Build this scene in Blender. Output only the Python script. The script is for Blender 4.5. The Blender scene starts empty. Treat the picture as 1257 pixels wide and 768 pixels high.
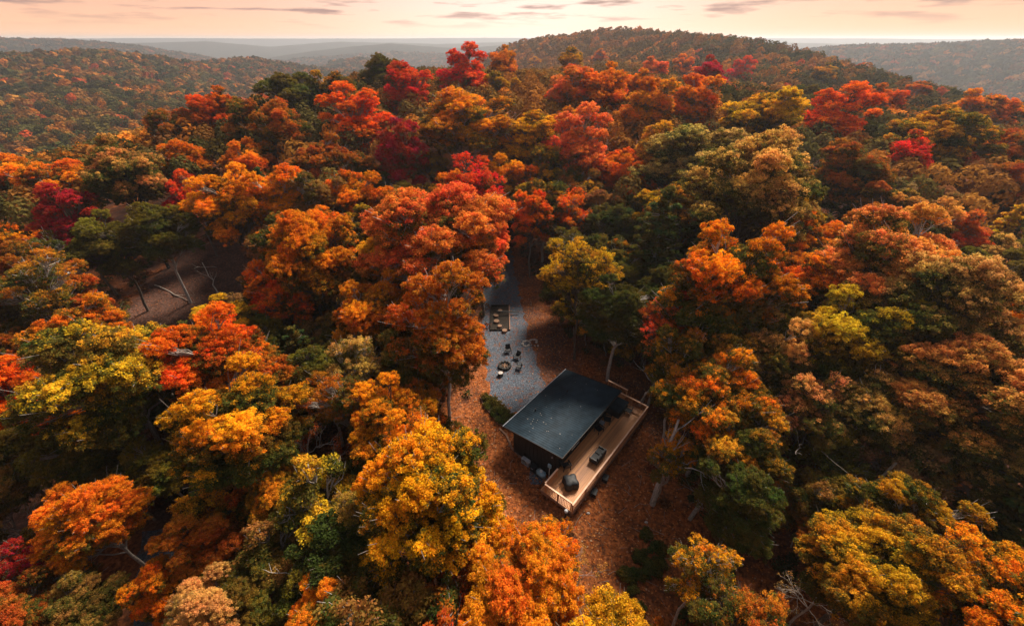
import bpy, bmesh, math
import numpy as np
from mathutils import Vector
R = math.radians
scene = bpy.context.scene

# ------------------------------------------------------------------ camera
F, W0, H0, CAMZ = 510.0, 1257.0, 768.0, 30.0
PITCH = math.atan((384 - 48) / F)
cam = bpy.data.cameras.new("camera")
cam.sensor_fit = 'HORIZONTAL'; cam.sensor_width = 36.0; cam.lens = 36.0 * F / W0
cam.clip_start = 0.5; cam.clip_end = 30000
cam_ob = bpy.data.objects.new("camera", cam)
scene.collection.objects.link(cam_ob)
cam_ob.location = (0, 0, CAMZ); cam_ob.rotation_euler = (math.pi / 2 - PITCH, 0, 0)
scene.camera = cam_ob

# ------------------------------------------------------------------ world, sun, exposure
SUN_EL, SUN_AZ = 47.0, 33.0            # azimuth measured from straight ahead (+y) towards +x
world = bpy.data.worlds.new("World"); scene.world = world; world.use_nodes = True
nt = world.node_tree; nt.nodes.clear()
N = lambda t: nt.nodes.new(t)
L = lambda a, b: nt.links.new(a, b)
out = N('ShaderNodeOutputWorld'); bg = N('ShaderNodeBackground'); L(bg.outputs[0], out.inputs[0])
sky = N('ShaderNodeTexSky'); sky.sky_type = 'NISHITA'; sky.sun_disc = False
sky.sun_elevation = R(SUN_EL); sky.sun_rotation = R(SUN_AZ); sky.dust_density = 3.0; sky.air_density = 1.2
tc = N('ShaderNodeTexCoord'); sep = N('ShaderNodeSeparateXYZ'); L(tc.outputs['Generated'], sep.inputs[0])
# warm overcast colour by elevation (z of the view direction)
ramp = N('ShaderNodeValToRGB'); cr = ramp.color_ramp
cr.elements[0].position = 0.0; cr.elements[0].color = (10.2, 5.9, 3.3, 1)
cr.elements[1].position = 1.0; cr.elements[1].color = (3.0, 3.0, 3.2, 1)
for p, c in ((0.035, (9.2, 5.0, 3.2, 1)), (0.075, (7.4, 3.9, 2.9, 1)), (0.25, (4.4, 3.6, 3.2, 1)), (0.6, (3.4, 3.3, 3.3, 1))):
    e = cr.elements.new(p); e.color = c
L(sep.outputs['Z'], ramp.inputs[0])
# glow around the low bright part of the cloud straight ahead
dot = N('ShaderNodeVectorMath'); dot.operation = 'DOT_PRODUCT'
L(tc.outputs['Generated'], dot.inputs[0]); dot.inputs[1].default_value = (0.03, 0.995, 0.09)
pw = N('ShaderNodeMath'); pw.operation = 'POWER'; L(dot.outputs['Value'], pw.inputs[0]); pw.inputs[1].default_value = 14.0
mx = N('ShaderNodeMath'); mx.operation = 'MAXIMUM'; L(pw.outputs[0], mx.inputs[0]); mx.inputs[1].default_value = 0.0
glow = N('ShaderNodeMix'); glow.data_type = 'RGBA'; glow.blend_type = 'ADD'
L(mx.outputs[0], glow.inputs['Factor']); L(ramp.outputs[0], glow.inputs['A']); glow.inputs['B'].default_value = (2.4, 3.4, 3.6, 1)
# cloud streaks
mp = N('ShaderNodeMapping'); L(tc.outputs['Generated'], mp.inputs[0]); mp.inputs['Scale'].default_value = (3.2, 3.2, 30.0)
mp.inputs['Location'].default_value = (1.3, 0.4, 0.35)
no = N('ShaderNodeTexNoise'); no.inputs['Scale'].default_value = 2.6; no.inputs['Detail'].default_value = 6; L(mp.outputs[0], no.inputs['Vector'])
cr2 = N('ShaderNodeValToRGB'); cr2.color_ramp.elements[0].position = 0.54; cr2.color_ramp.elements[1].position = 0.66
L(no.outputs[0], cr2.inputs[0])
hi = N('ShaderNodeMapRange'); L(sep.outputs['Z'], hi.inputs[0]); hi.inputs[1].default_value = 0.014; hi.inputs[2].default_value = 0.045
cm = N('ShaderNodeMath'); cm.operation = 'MULTIPLY'; L(cr2.outputs[0], cm.inputs[0]); L(hi.outputs[0], cm.inputs[1])
cloud = N('ShaderNodeMix'); cloud.data_type = 'RGBA'; L(cm.outputs[0], cloud.inputs['Factor'])
L(glow.outputs['Result'], cloud.inputs['A']); cloud.inputs['B'].default_value = (3.6, 2.1, 1.9, 1)
fin = N('ShaderNodeMix'); fin.data_type = 'RGBA'; fin.inputs['Factor'].default_value = 0.86
L(sky.outputs[0], fin.inputs['A']); L(cloud.outputs['Result'], fin.inputs['B'])
L(fin.outputs['Result'], bg.inputs[0]); bg.inputs[1].default_value = 0.056
sun = bpy.data.lights.new("sun", 'SUN'); sun.energy = 3.8; sun.angle = R(18); sun.color = (1.0, 0.86, 0.7)
sun_ob = bpy.data.objects.new("sun", sun); scene.collection.objects.link(sun_ob)
sd = Vector((math.sin(R(SUN_AZ)) * math.cos(R(SUN_EL)), math.cos(R(SUN_AZ)) * math.cos(R(SUN_EL)), math.sin(R(SUN_EL))))
sun_ob.rotation_euler = sd.to_track_quat('Z', 'Y').to_euler(); sun_ob.location = (0, 0, 200)
scene.view_settings.view_transform = 'Standard'; scene.view_settings.look = 'None'
scene.view_settings.exposure = 1.25; scene.view_settings.gamma = 1.0
scene.cycles.max_bounces = 4; scene.cycles.diffuse_bounces = 2; scene.cycles.glossy_bounces = 2
scene.cycles.transmission_bounces = 3; scene.cycles.volume_bounces = 0
scene.cycles.use_denoising = True; scene.cycles.denoiser = 'OPENIMAGEDENOISE'; scene.cycles.denoising_prefilter = 'ACCURATE'; scene.cycles.denoising_input_passes = 'RGB_ALBEDO_NORMAL'

# ------------------------------------------------------------------ helpers
def tag(o, label=None, cat=None, group=None, kind=None):
    if label: o["label"] = label
    if cat: o["category"] = cat
    if group: o["group"] = group
    if kind: o["kind"] = kind
    return o

def link(name, data, parent=None):
    o = bpy.data.objects.new(name, data); scene.collection.objects.link(o)
    if parent: o.parent = parent
    return o

def np_mesh(name, V, faces, mats=(), attrs=None, smooth=False, uv=None):
    """V (n,3); faces = (m,k) int array (k=3 or 4) or list of such arrays"""
    if not isinstance(faces, list): faces = [faces]
    me = bpy.data.meshes.new(name)
    V = np.ascontiguousarray(V, dtype=np.float32)
    me.vertices.add(len(V)); me.vertices.foreach_set('co', V.ravel())
    idx = np.concatenate([f.ravel() for f in faces]).astype(np.int32)
    tot = np.concatenate([np.full(len(f), f.shape[1], np.int32) for f in faces])
    st = np.concatenate([[0], np.cumsum(tot)[:-1]]).astype(np.int32)
    me.loops.add(len(idx)); me.loops.foreach_set('vertex_index', idx)
    me.polygons.add(len(tot)); me.polygons.foreach_set('loop_start', st)
    try: me.polygons.foreach_set('loop_total', tot)
    except Exception: pass
    if smooth: me.polygons.foreach_set('use_smooth', np.ones(len(tot), bool))
    for k, arr in (attrs or {}).items():
        a = me.attributes.new(k, 'FLOAT_COLOR', 'POINT')
        a.data.foreach_set('color', np.ascontiguousarray(arr, np.float32).ravel())
    me.update(calc_edges=True)
    for m in mats: me.materials.append(m)
    return me

class MB:
    """collects simple solids into one mesh"""
    def __init__(s): s.bm = bmesh.new()
    def box(s, c, size, rot=0.0, bevel=0.0, tilt=None):
        r = bmesh.ops.create_cube(s.bm, size=1.0); vs = r['verts']
        bmesh.ops.scale(s.bm, vec=size, verts=vs)
        if bevel:
            es = list({e for v in vs for e in v.link_edges})
            rr = bmesh.ops.bevel(s.bm, geom=es, offset=bevel, segments=2, affect='EDGES')
            vs = rr['verts'] if rr['verts'] else vs
            vs = list({v for f in rr['faces'] for v in f.verts} | set(v for v in vs if v.is_valid))
        from mathutils import Matrix
        if tilt: bmesh.ops.rotate(s.bm, cent=(0, 0, 0), matrix=Matrix.Rotation(tilt[1], 3, tilt[0]), verts=vs)
        if rot: bmesh.ops.rotate(s.bm, cent=(0, 0, 0), matrix=Matrix.Rotation(rot, 3, 'Z'), verts=vs)
        bmesh.ops.translate(s.bm, vec=c, verts=vs); return s
    def cyl(s, c, r, h, seg=16, r2=None, axis=None):
        k = bmesh.ops.create_cone(s.bm, cap_ends=True, segments=seg, radius1=r, radius2=r if r2 is None else r2, depth=h)
        from mathutils import Matrix
        if axis is not None:
            q = Vector(axis).to_track_quat('Z', 'Y').to_matrix()
            bmesh.ops.rotate(s.bm, cent=(0, 0, 0), matrix=q, verts=k['verts'])
        bmesh.ops.translate(s.bm, vec=c, verts=k['verts']); return s
    def bar(s, a, b, r, seg=6):
        a = Vector(a); b = Vector(b); d = b - a
        return s.cyl((a + b) / 2, r, d.length, seg, axis=d)
    def ball(s, c, r, sc=(1, 1, 1), sub=2):
        k = bmesh.ops.create_icosphere(s.bm, subdivisions=sub, radius=r)
        bmesh.ops.scale(s.bm, vec=sc, verts=k['verts']); bmesh.ops.translate(s.bm, vec=c, verts=k['verts']); return s
    def poly(s, pts, z0, z1):
        top = [s.bm.verts.new((p[0], p[1], z1)) for p in pts]; bot = [s.bm.verts.new((p[0], p[1], z0)) for p in pts]
        s.bm.faces.new(top); s.bm.faces.new(bot[::-1]); n = len(pts)
        for i in range(n): s.bm.faces.new((bot[i], bot[(i + 1) % n], top[(i + 1) % n], top[i]))
        return s
    def build(s, name, mat, parent=None, smooth=False):
        bmesh.ops.recalc_face_normals(s.bm, faces=s.bm.faces)
        me = bpy.data.meshes.new(name); s.bm.to_mesh(me); s.bm.free(); me.materials.append(mat)
        if smooth:
            for p in me.polygons: p.use_smooth = True
        return link(name, me, parent)

def empty(name, loc, rz=0.0):
    o = link(name, None); o.location = loc; o.rotation_euler = (0, 0, rz); o.empty_display_size = 0.3; return o

def ray(u, v):
    a = (u - W0 / 2) / F; b = (H0 / 2 - v) / F
    return np.array([a, math.cos(PITCH) + b * math.sin(PITCH), -math.sin(PITCH) + b * math.cos(PITCH)])
def ground_at(u, v, z=0.0):
    r = ray(u, v); t = (z - CAMZ) / r[2]; return r[0] * t, r[1] * t
def project(x, y, z):
    z = z - CAMZ
    w = y * math.cos(PITCH) - z * math.sin(PITCH); up = y * math.sin(PITCH) + z * math.cos(PITCH)
    return W0 / 2 + F * x / w, H0 / 2 - F * up / w, w

# ------------------------------------------------------------------ materials
def new_mat(name):
    m = bpy.data.materials.new(name); m.use_nodes = True; t = m.node_tree; t.nodes.clear()
    o = t.nodes.new('ShaderNodeOutputMaterial'); return m, t, o
def noise_mat(name, c1, c2, scale=5.0, rough=0.7, detail=4, bump=0.0, metallic=0.0, stretch=None, c3=None, spec=0.4, lo=0.35, hi_=0.65, bscale=None):
    m, t, o = new_mat(name)
    p = t.nodes.new('ShaderNodeBsdfPrincipled'); t.links.new(p.outputs[0], o.inputs[0])
    tc = t.nodes.new('ShaderNodeTexCoord'); mp = t.nodes.new('ShaderNodeMapping'); t.links.new(tc.outputs['Object'], mp.inputs[0])
    if stretch: mp.inputs['Scale'].default_value = stretch
    n = t.nodes.new('ShaderNodeTexNoise'); n.inputs['Scale'].default_value = scale; n.inputs['Detail'].default_value = detail
    t.links.new(mp.outputs[0], n.inputs['Vector'])
    r = t.nodes.new('ShaderNodeValToRGB'); t.links.new(n.outputs[0], r.inputs[0])
    r.color_ramp.elements[0].position = lo; r.color_ramp.elements[0].color = (*c1, 1)
    r.color_ramp.elements[1].position = hi_; r.color_ramp.elements[1].color = (*c2, 1)
    if c3: e = r.color_ramp.elements.new((lo + hi_) / 2); e.color = (*c3, 1)
    t.links.new(r.outputs[0], p.inputs['Base Color'])
    p.inputs['Roughness'].default_value = rough; p.inputs['Metallic'].default_value = metallic
    p.inputs['Specular IOR Level'].default_value = spec
    if bump:
        n2 = t.nodes.new('ShaderNodeTexNoise'); n2.inputs['Scale'].default_value = bscale or scale * 3; n2.inputs['Detail'].default_value = 5
        t.links.new(mp.outputs[0], n2.inputs['Vector'])
        b = t.nodes.new('ShaderNodeBump'); b.inputs['Strength'].default_value = bump; b.inputs['Distance'].default_value = 0.03
        t.links.new(n2.outputs[0], b.inputs['Height']); t.links.new(b.outputs[0], p.inputs['Normal'])
    return m

def leaf_material():
    m, t, o = new_mat('autumn_leaf'); nn = t.nodes.new; ll = t.links.new
    oi = nn('ShaderNodeObjectInfo'); at = nn('ShaderNodeAttribute'); at.attribute_name = 'leafcol'
    sp = nn('ShaderNodeSeparateColor'); ll(at.outputs['Color'], sp.inputs[0])
    # second colour : leaves that have not turned yet
    sub = nn('ShaderNodeMath'); sub.operation = 'SUBTRACT'; ll(oi.outputs['Alpha'], sub.inputs[0]); ll(sp.outputs[1], sub.inputs[1])
    mr = nn('ShaderNodeMapRange'); mr.interpolation_type = 'SMOOTHSTEP'; ll(sub.outputs[0], mr.inputs[0])
    mr.inputs[1].default_value = -0.16; mr.inputs[2].default_value = 0.16
    gm = nn('ShaderNodeMix'); gm.data_type = 'RGBA'; ll(sp.outputs[2], gm.inputs['Factor'])
    gm.inputs['A'].default_value = (0.175, 0.115, 0.018, 1); gm.inputs['B'].default_value = (0.075, 0.105, 0.024, 1)
    mi = nn('ShaderNodeMix'); mi.data_type = 'RGBA'; ll(mr.outputs[0], mi.inputs['Factor']); ll(oi.outputs['Color'], mi.inputs['A']); ll(gm.outputs['Result'], mi.inputs['B'])
    hs = nn('ShaderNodeHueSaturation'); ll(mi.outputs['Result'], hs.inputs['Color'])
    h1 = nn('ShaderNodeMapRange'); ll(sp.outputs[2], h1.inputs[0]); h1.inputs[3].default_value = 0.478; h1.inputs[4].default_value = 0.526; ll(h1.outputs[0], hs.inputs['Hue'])
    v1 = nn('ShaderNodeMapRange'); ll(sp.outputs[0], v1.inputs[0]); v1.inputs[3].default_value = 0.45; v1.inputs[4].default_value = 1.5; ll(v1.outputs[0], hs.inputs['Value'])
    d = nn('ShaderNodeBsdfDiffuse'); tr = nn('ShaderNodeBsdfTranslucent'); ll(hs.outputs[0], d.inputs[0]); ll(hs.outputs[0], tr.inputs[0])
    ms = nn('ShaderNodeMixShader'); ms.inputs[0].default_value = 0.5; ll(d.outputs[0], ms.inputs[1]); ll(tr.outputs[0], ms.inputs[2])
    ll(ms.outputs[0], o.inputs[0]); return m

def bark_material():
    m, t, o = new_mat('bark'); nn = t.nodes.new; ll = t.links.new
    p = nn('ShaderNodeBsdfPrincipled'); ll(p.outputs[0], o.inputs[0]); p.inputs['Roughness'].default_value = 0.9; p.inputs['Specular IOR Level'].default_value = 0.2
    oi = nn('ShaderNodeObjectInfo'); tc = nn('ShaderNodeTexCoord'); mp = nn('ShaderNodeMapping'); mp.inputs['Scale'].default_value = (6, 6, 1.2)
    ll(tc.outputs['Object'], mp.inputs[0]); n = nn('ShaderNodeTexNoise'); n.inputs['Scale'].default_value = 2.5; n.inputs['Detail'].default_value = 6
    ll(mp.outputs[0], n.inputs['Vector']); mr = nn('ShaderNodeMapRange'); ll(n.outputs[0], mr.inputs[0]); mr.inputs[1].default_value = .3; mr.inputs[2].default_value = .7; mr.inputs[3].default_value = 0.45; mr.inputs[4].default_value = 1.35
    hs = nn('ShaderNodeHueSaturation'); ll(oi.outputs['Color'], hs.inputs['Color']); ll(mr.outputs[0], hs.inputs['Value']); ll(hs.outputs[0], p.inputs['Base Color'])
    b = nn('ShaderNodeBump'); b.inputs['Strength'].default_value = 0.7; b.inputs['Distance'].default_value = 0.04; ll(n.outputs[0], b.inputs['Height']); ll(b.outputs[0], p.inputs['Normal'])
    return m

def attr_mat(name, attr='col', transl=0.2):
    m, t, o = new_mat(name); nn = t.nodes.new; ll = t.links.new
    at = nn('ShaderNodeAttribute'); at.attribute_name = attr
    d = nn('ShaderNodeBsdfDiffuse'); ll(at.outputs['Color'], d.inputs[0])
    if transl:
        tr = nn('ShaderNodeBsdfTranslucent'); ll(at.outputs['Color'], tr.inputs[0])
        ms = nn('ShaderNodeMixShader'); ms.inputs[0].default_value = transl; ll(d.outputs[0], ms.inputs[1]); ll(tr.outputs[0], ms.inputs[2]); ll(ms.outputs[0], o.inputs[0])
    else: ll(d.outputs[0], o.inputs[0])
    return m

def ground_material():
    m, t, o = new_mat('leaf_strewn_ground'); nn = t.nodes.new; ll = t.links.new
    p = nn('ShaderNodeBsdfPrincipled'); ll(p.outputs[0], o.inputs[0]); p.inputs['Roughness'].default_value = 0.95; p.inputs['Specular IOR Level'].default_value = 0.1
    tc = nn('ShaderNodeTexCoord')
    def noise(s, d=6):
        n = nn('ShaderNodeTexNoise'); n.inputs['Scale'].default_value = s; n.inputs['Detail'].default_value = d; n.inputs['Roughness'].default_value = 0.65
        ll(tc.outputs['Object'], n.inputs['Vector']); return n
    f = noise(3.2, 8); r1 = nn('ShaderNodeValToRGB'); ll(f.outputs[0], r1.inputs[0]); e = r1.color_ramp.elements
    e[0].position = 0.33; e[0].color = (0.05, 0.019, 0.01, 1); e[1].position = 0.70; e[1].color = (0.50, 0.19, 0.075, 1)
    for q, c in ((0.45, (0.18, 0.058, 0.02, 1)), (0.56, (0.33, 0.10, 0.028, 1))):
        k = e.new(q); k.color = c
    # browner, mauve patches
    r2 = nn('ShaderNodeValToRGB'); g = noise(4.3, 8); ll(g.outputs[0], r2.inputs[0]); e = r2.color_ramp.elements
    e[0].position = 0.35; e[0].color = (0.035, 0.022, 0.017, 1); e[1].position = 0.68; e[1].color = (0.19, 0.095, 0.07, 1)
    big = noise(0.085, 4); mr = nn('ShaderNodeMapRange'); ll(big.outputs[0], mr.inputs[0]); mr.inputs[1].default_value = 0.46; mr.inputs[2].default_value = 0.58
    at = nn('ShaderNodeAttribute'); at.attribute_name = 'zone'; s = nn('ShaderNodeSeparateColor'); ll(at.outputs['Color'], s.inputs[0])
    add = nn('ShaderNodeMath'); add.operation = 'ADD'; add.use_clamp = True; ll(mr.outputs[0], add.inputs[0]); ll(s.outputs[0], add.inputs[1])
    sb = nn('ShaderNodeMath'); sb.operation = 'SUBTRACT'; sb.use_clamp = True; ll(add.outputs[0], sb.inputs[0]); ll(s.outputs[1], sb.inputs[1])
    mi = nn('ShaderNodeMix'); mi.data_type = 'RGBA'; ll(sb.outputs[0], mi.inputs['Factor']); ll(r1.outputs[0], mi.inputs['A']); ll(r2.outputs[0], mi.inputs['B'])
    wn_ = noise(0.45, 6); wr = nn('ShaderNodeMapRange'); ll(wn_.outputs[0], wr.inputs[0]); wr.inputs[1].default_value = .50; wr.inputs[2].default_value = .66; wr.inputs[4].default_value = .75
    mw = nn('ShaderNodeMix'); mw.data_type = 'RGBA'; ll(wr.outputs[0], mw.inputs['Factor']); ll(mi.outputs['Result'], mw.inputs['A']); mw.inputs['B'].default_value = (.045, .022, .014, 1); mi = mw
    # far: forest canopy colour
    fr = nn('ShaderNodeValToRGB'); fn = noise(0.05, 8); ll(fn.outputs[0], fr.inputs[0]); e = fr.color_ramp.elements
    e[0].position = 0.42; e[0].color = (0.006, 0.012, 0.009, 1); e[1].position = 0.7; e[1].color = (0.035, 0.022, 0.012, 1)
    m2 = nn('ShaderNodeMix'); m2.data_type = 'RGBA'; ll(s.outputs[2], m2.inputs['Factor']); ll(mi.outputs['Result'], m2.inputs['A']); ll(fr.outputs[0], m2.inputs['B'])
    ll(m2.outputs['Result'], p.inputs['Base Color'])
    b = nn('ShaderNodeBump'); b.inputs['Strength'].default_value = 0.8; b.inputs['Distance'].default_value = 0.08
    bn = noise(9.0, 8); ll(bn.outputs[0], b.inputs['Height']); ll(b.outputs[0], p.inputs['Normal'])
    return m

M = {}
M['leaf'] = leaf_material(); M['bark'] = bark_material(); M['ground'] = ground_material()
M['far'] = attr_mat('far_foliage', 'col', 0.2); M['litter'] = attr_mat('fallen_leaf', 'col', 0.1)
def gravel_material():
    m, t, o = new_mat('gravel'); nn = t.nodes.new; ll = t.links.new
    p = nn('ShaderNodeBsdfPrincipled'); ll(p.outputs[0], o.inputs[0]); p.inputs['Roughness'].default_value = 0.9
    tc = nn('ShaderNodeTexCoord'); v = nn('ShaderNodeTexVoronoi'); v.inputs['Scale'].default_value = 15.0; ll(tc.outputs['Object'], v.inputs['Vector'])
    s = nn('ShaderNodeSeparateColor'); ll(v.outputs['Color'], s.inputs[0])
    r = nn('ShaderNodeValToRGB'); ll(s.outputs[0], r.inputs[0]); e = r.color_ramp.elements
    e[0].position = 0.0; e[0].color = (0.024, 0.033, 0.048, 1); e[1].position = 1; e[1].color = (0.15, 0.175, 0.22, 1)
    k = e.new(0.6); k.color = (0.058, 0.078, 0.108, 1)
    n = nn('ShaderNodeTexNoise'); n.inputs['Scale'].default_value = 1.1; n.inputs['Detail'].default_value = 8; n.inputs['Roughness'].default_value = .7; ll(tc.outputs['Object'], n.inputs['Vector'])
    mr = nn('ShaderNodeMapRange'); ll(n.outputs[0], mr.inputs[0]); mr.inputs[1].default_value = 0.5; mr.inputs[2].default_value = 0.72
    mi = nn('ShaderNodeMix'); mi.data_type = 'RGBA'; ll(mr.outputs[0], mi.inputs['Factor']); ll(r.outputs[0], mi.inputs['A']); mi.inputs['B'].default_value = (0.16, 0.065, 0.035, 1)
    ll(mi.outputs['Result'], p.inputs['Base Color'])
    b = nn('ShaderNodeBump'); b.inputs['Strength'].default_value = 0.9; b.inputs['Distance'].default_value = 0.05; ll(v.outputs['Distance'], b.inputs['Height']); ll(b.outputs[0], p.inputs['Normal'])
    return m
M['gravel'] = gravel_material()
M['roof'] = noise_mat('dark_corrugated_metal', (0.007, 0.018, 0.029), (0.016, 0.034, 0.052), 1.6, 0.75, 6, 0.05, 0.0, spec=0.22)
M['black_wood'] = noise_mat('black_stained_boards', (0.006, 0.008, 0.010), (0.016, 0.018, 0.02), 4, 0.6, 5, 0.25, stretch=(3, 3, .3))
M['trim'] = noise_mat('galvanised_edge', (0.22, 0.25, 0.3), (0.4, 0.43, 0.48), 3, 0.4, spec=0.5)
M['black'] = noise_mat('black_cover_fabric', (0.004, 0.006, 0.009), (0.012, 0.016, 0.022), 6, 0.6, 4, 0.2)
M['blackmetal'] = noise_mat('black_metal', (0.006, 0.006, 0.007), (0.015, 0.015, 0.016), 9, 0.45)
M['glass'] = noise_mat('window_glass', (0.02, 0.035, 0.04), (0.06, 0.09, 0.09), 2.2, 0.08, 3, spec=0.8)
M['white'] = noise_mat('white_paint', (0.5, 0.54, 0.56), (0.68, 0.72, 0.74), 5, 0.5)
M['blue'] = noise_mat('pale_blue_plastic', (0.18, 0.32, 0.42), (0.3, 0.48, 0.6), 4, 0.4)
M['stone'] = noise_mat('pale_stone', (0.25, 0.22, 0.2), (0.55, 0.5, 0.47), 6, 0.85, 5, 0.3)
M['darkstone'] = noise_mat('charred_stone', (0.02, 0.02, 0.02), (0.07, 0.065, 0.06), 8, 0.9, 5, 0.4)
M['cutwood'] = noise_mat('cut_log_face', (0.13, 0.07, 0.04), (0.30, 0.17, 0.10), 9, 0.8, 5, 0.2)
M['edging'] = noise_mat('weathered_timber_edging', (0.16, 0.085, 0.055), (0.34, 0.19, 0.13), 5, 0.85, 5, 0.3)
M['deckrail'] = noise_mat('pale_cedar', (0.70, 0.42, 0.27), (0.85, 0.55, 0.38), 4, 0.6, 5, 0.2, stretch=(1, 1, 1))
M['soil'] = noise_mat('dark_soil', (0.008, 0.006, 0.004), (0.03, 0.02, 0.012), 6, 0.95, 6, 0.5)
def deck_material():
    m, t, o = new_mat('cedar_deck_boards'); nn = t.nodes.new; ll = t.links.new
    p = nn('ShaderNodeBsdfPrincipled'); ll(p.outputs[0], o.inputs[0]); p.inputs['Roughness'].default_value = 0.55
    tc = nn('ShaderNodeTexCoord'); mp = nn('ShaderNodeMapping'); mp.inputs['Scale'].default_value = (0.35, 6.9, 1); ll(tc.outputs['Object'], mp.inputs[0])
    sx = nn('ShaderNodeSeparateXYZ'); ll(mp.outputs[0], sx.inputs[0]); fl = nn('ShaderNodeMath'); fl.operation = 'FLOOR'; ll(sx.outputs['Y'], fl.inputs[0])
    wn = nn('ShaderNodeTexWhiteNoise'); wn.noise_dimensions = '1D'; ll(fl.outputs[0], wn.inputs['W'])
    n = nn('ShaderNodeTexNoise'); n.inputs['Scale'].default_value = 2.5; n.inputs['Detail'].default_value = 6; ll(mp.outputs[0], n.inputs['Vector'])
    ad = nn('ShaderNodeMath'); ad.operation = 'ADD'; ll(wn.outputs['Value'], ad.inputs[0]); ll(n.outputs[0], ad.inputs[1])
    r = nn('ShaderNodeValToRGB'); mr = nn('ShaderNodeMapRange'); ll(ad.outputs[0], mr.inputs[0]); mr.inputs[1].default_value = 0.3; mr.inputs[2].default_value = 1.5; ll(mr.outputs[0], r.inputs[0])
    e = r.color_ramp.elements; e[0].color = (0.25, 0.10, 0.038, 1); e[1].color = (0.68, 0.31, 0.115, 1)
    ll(r.outputs[0], p.inputs['Base Color']); return m
M['deck'] = deck_material()

# ------------------------------------------------------------------ terrain
def az_u(u): return math.atan((u - W0 / 2) / (F * 1.1975))
CP = []
def cp(u, d, z): a = az_u(u); CP.append((d * math.sin(a), d * math.cos(a), z))
for x, y, z in ((0, 0, 0), (0, 30, 0), (-40, 20, -1), (40, 20, -1), (-40, 45, 0), (45, 50, 0), (0, 60, 1), (0, -60, -4), (-80, -40, -8), (80, -40, -8),
                (0, -250, -40), (-300, -100, -50), (300, -100, -50), (-600, 0, -60), (600, 0, -58), (0, -700, -60)): CP.append((x, y, z))
for a in ((0, 90, 0), (170, 100, 2), (300, 110, 5.5), (400, 118, 8), (500, 128, 9.5), (620, 125, 9), (750, 110, 8), (900, 100, 6), (1050, 100, 4), (1257, 110, 2),
          (770, 240, 5), (900, 220, 3), (1050, 190, 1), (1257, 170, -1), (640, 250, 0),
          (640, 600, 11), (700, 560, 19), (770, 520, 25), (830, 470, 21), (900, 430, 16), (960, 400, 11.5), (1000, 380, 8), (1060, 330, 4.5), (1120, 290, 1.5), (1180, 260, -1), (1257, 240, -3),
          (770, 380, 13), (900, 320, 8), (640, 900, -40), (770, 850, -35), (900, 750, -40), (1000, 650, -42), (1120, 520, -45), (1257, 420, -48), (600, 520, 2), (560, 420, -20),
          (0, 700, 3), (80, 700, 6), (160, 750, 2), (220, 800, -12), (310, 850, -8), (350, 800, -24), (270, 820, -12),
          (0, 280, -24), (100, 260, -26), (200, 350, -21), (0, 450, -14), (100, 470, -11), (330, 480, -40), (450, 300, -32), (500, 600, -46), (400, 700, -42), (300, 250, -22),
          (0, 1100, -50), (200, 1200, -52), (450, 1200, -58), (-300, 800, -20), (-300, 400, -30), (1500, 300, -25), (1500, 800, -58),
          (0, 1600, -60), (300, 1700, -60), (620, 1500, -60), (950, 1100, -60), (1257, 1000, -52)): cp(*a)
CPa = np.array(CP); C0 = 22.0
_D = np.sqrt(((CPa[:, None, :2] - CPa[None, :, :2]) ** 2).sum(-1) + C0 * C0)
_W = np.linalg.solve(_D + 1e-6 * np.eye(len(CPa)), CPa[:, 2] + 60.0)
RNGT = np.random.default_rng(5)
_fr = [(RNGT.uniform(-1, 1, 2), RNGT.uniform(0, 6.28)) for _ in range(40)]
def wob(x, y, wl, k0, n=6):
    s = np.zeros_like(x)
    for k in range(n):
        d, ph = _fr[(k0 + k) % 40]; d = d / np.hypot(*d); w = 6.283 / (wl * (0.5 + 0.22 * k)); s += np.sin((x * d[0] + y * d[1]) * w + ph)
    return s / n
# far ridges : list of (distance, width, [(u, ground top)])
RIDGES = [
    (1400, 330, [(-400, -60), (860, -60), (930, -25), (1000, -4), (1060, 2), (1150, 6), (1257, 13), (1500, 16), (1900, 5)]),
    (1850, 300, [(-500, 10), (-100, 14), (0, 15), (75, 14), (160, 0), (230, -25), (300, -60), (2000, -60)]),
    (1250, 170, [(-500, -60), (370, -60), (405, -30), (440, -24), (480, -38), (530, -60), (2000, -60)]),
    (2300, 330, [(-500, -60), (300, -50), (380, -14), (430, 2), (480, 13), (560, -6), (620, 6), (700, 6), (900, -60), (2000, -60)]),
    (3300, 450, [(-800, 10), (0, 20), (120, 8), (250, 19), (330, -8), (420, 16), (540, 2), (640, 16), (900, 16), (960, 14), (1060, 4), (1150, -12), (1257, 0), (2200, 10)]),
    (5200, 500, [(-800, 28), (0, 30), (200, 37), (330, 33), (480, 34), (580, 40), (700, 36), (960, 36), (1080, 33), (1150, 28), (1257, 30), (2200, 30)]),
]
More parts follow.
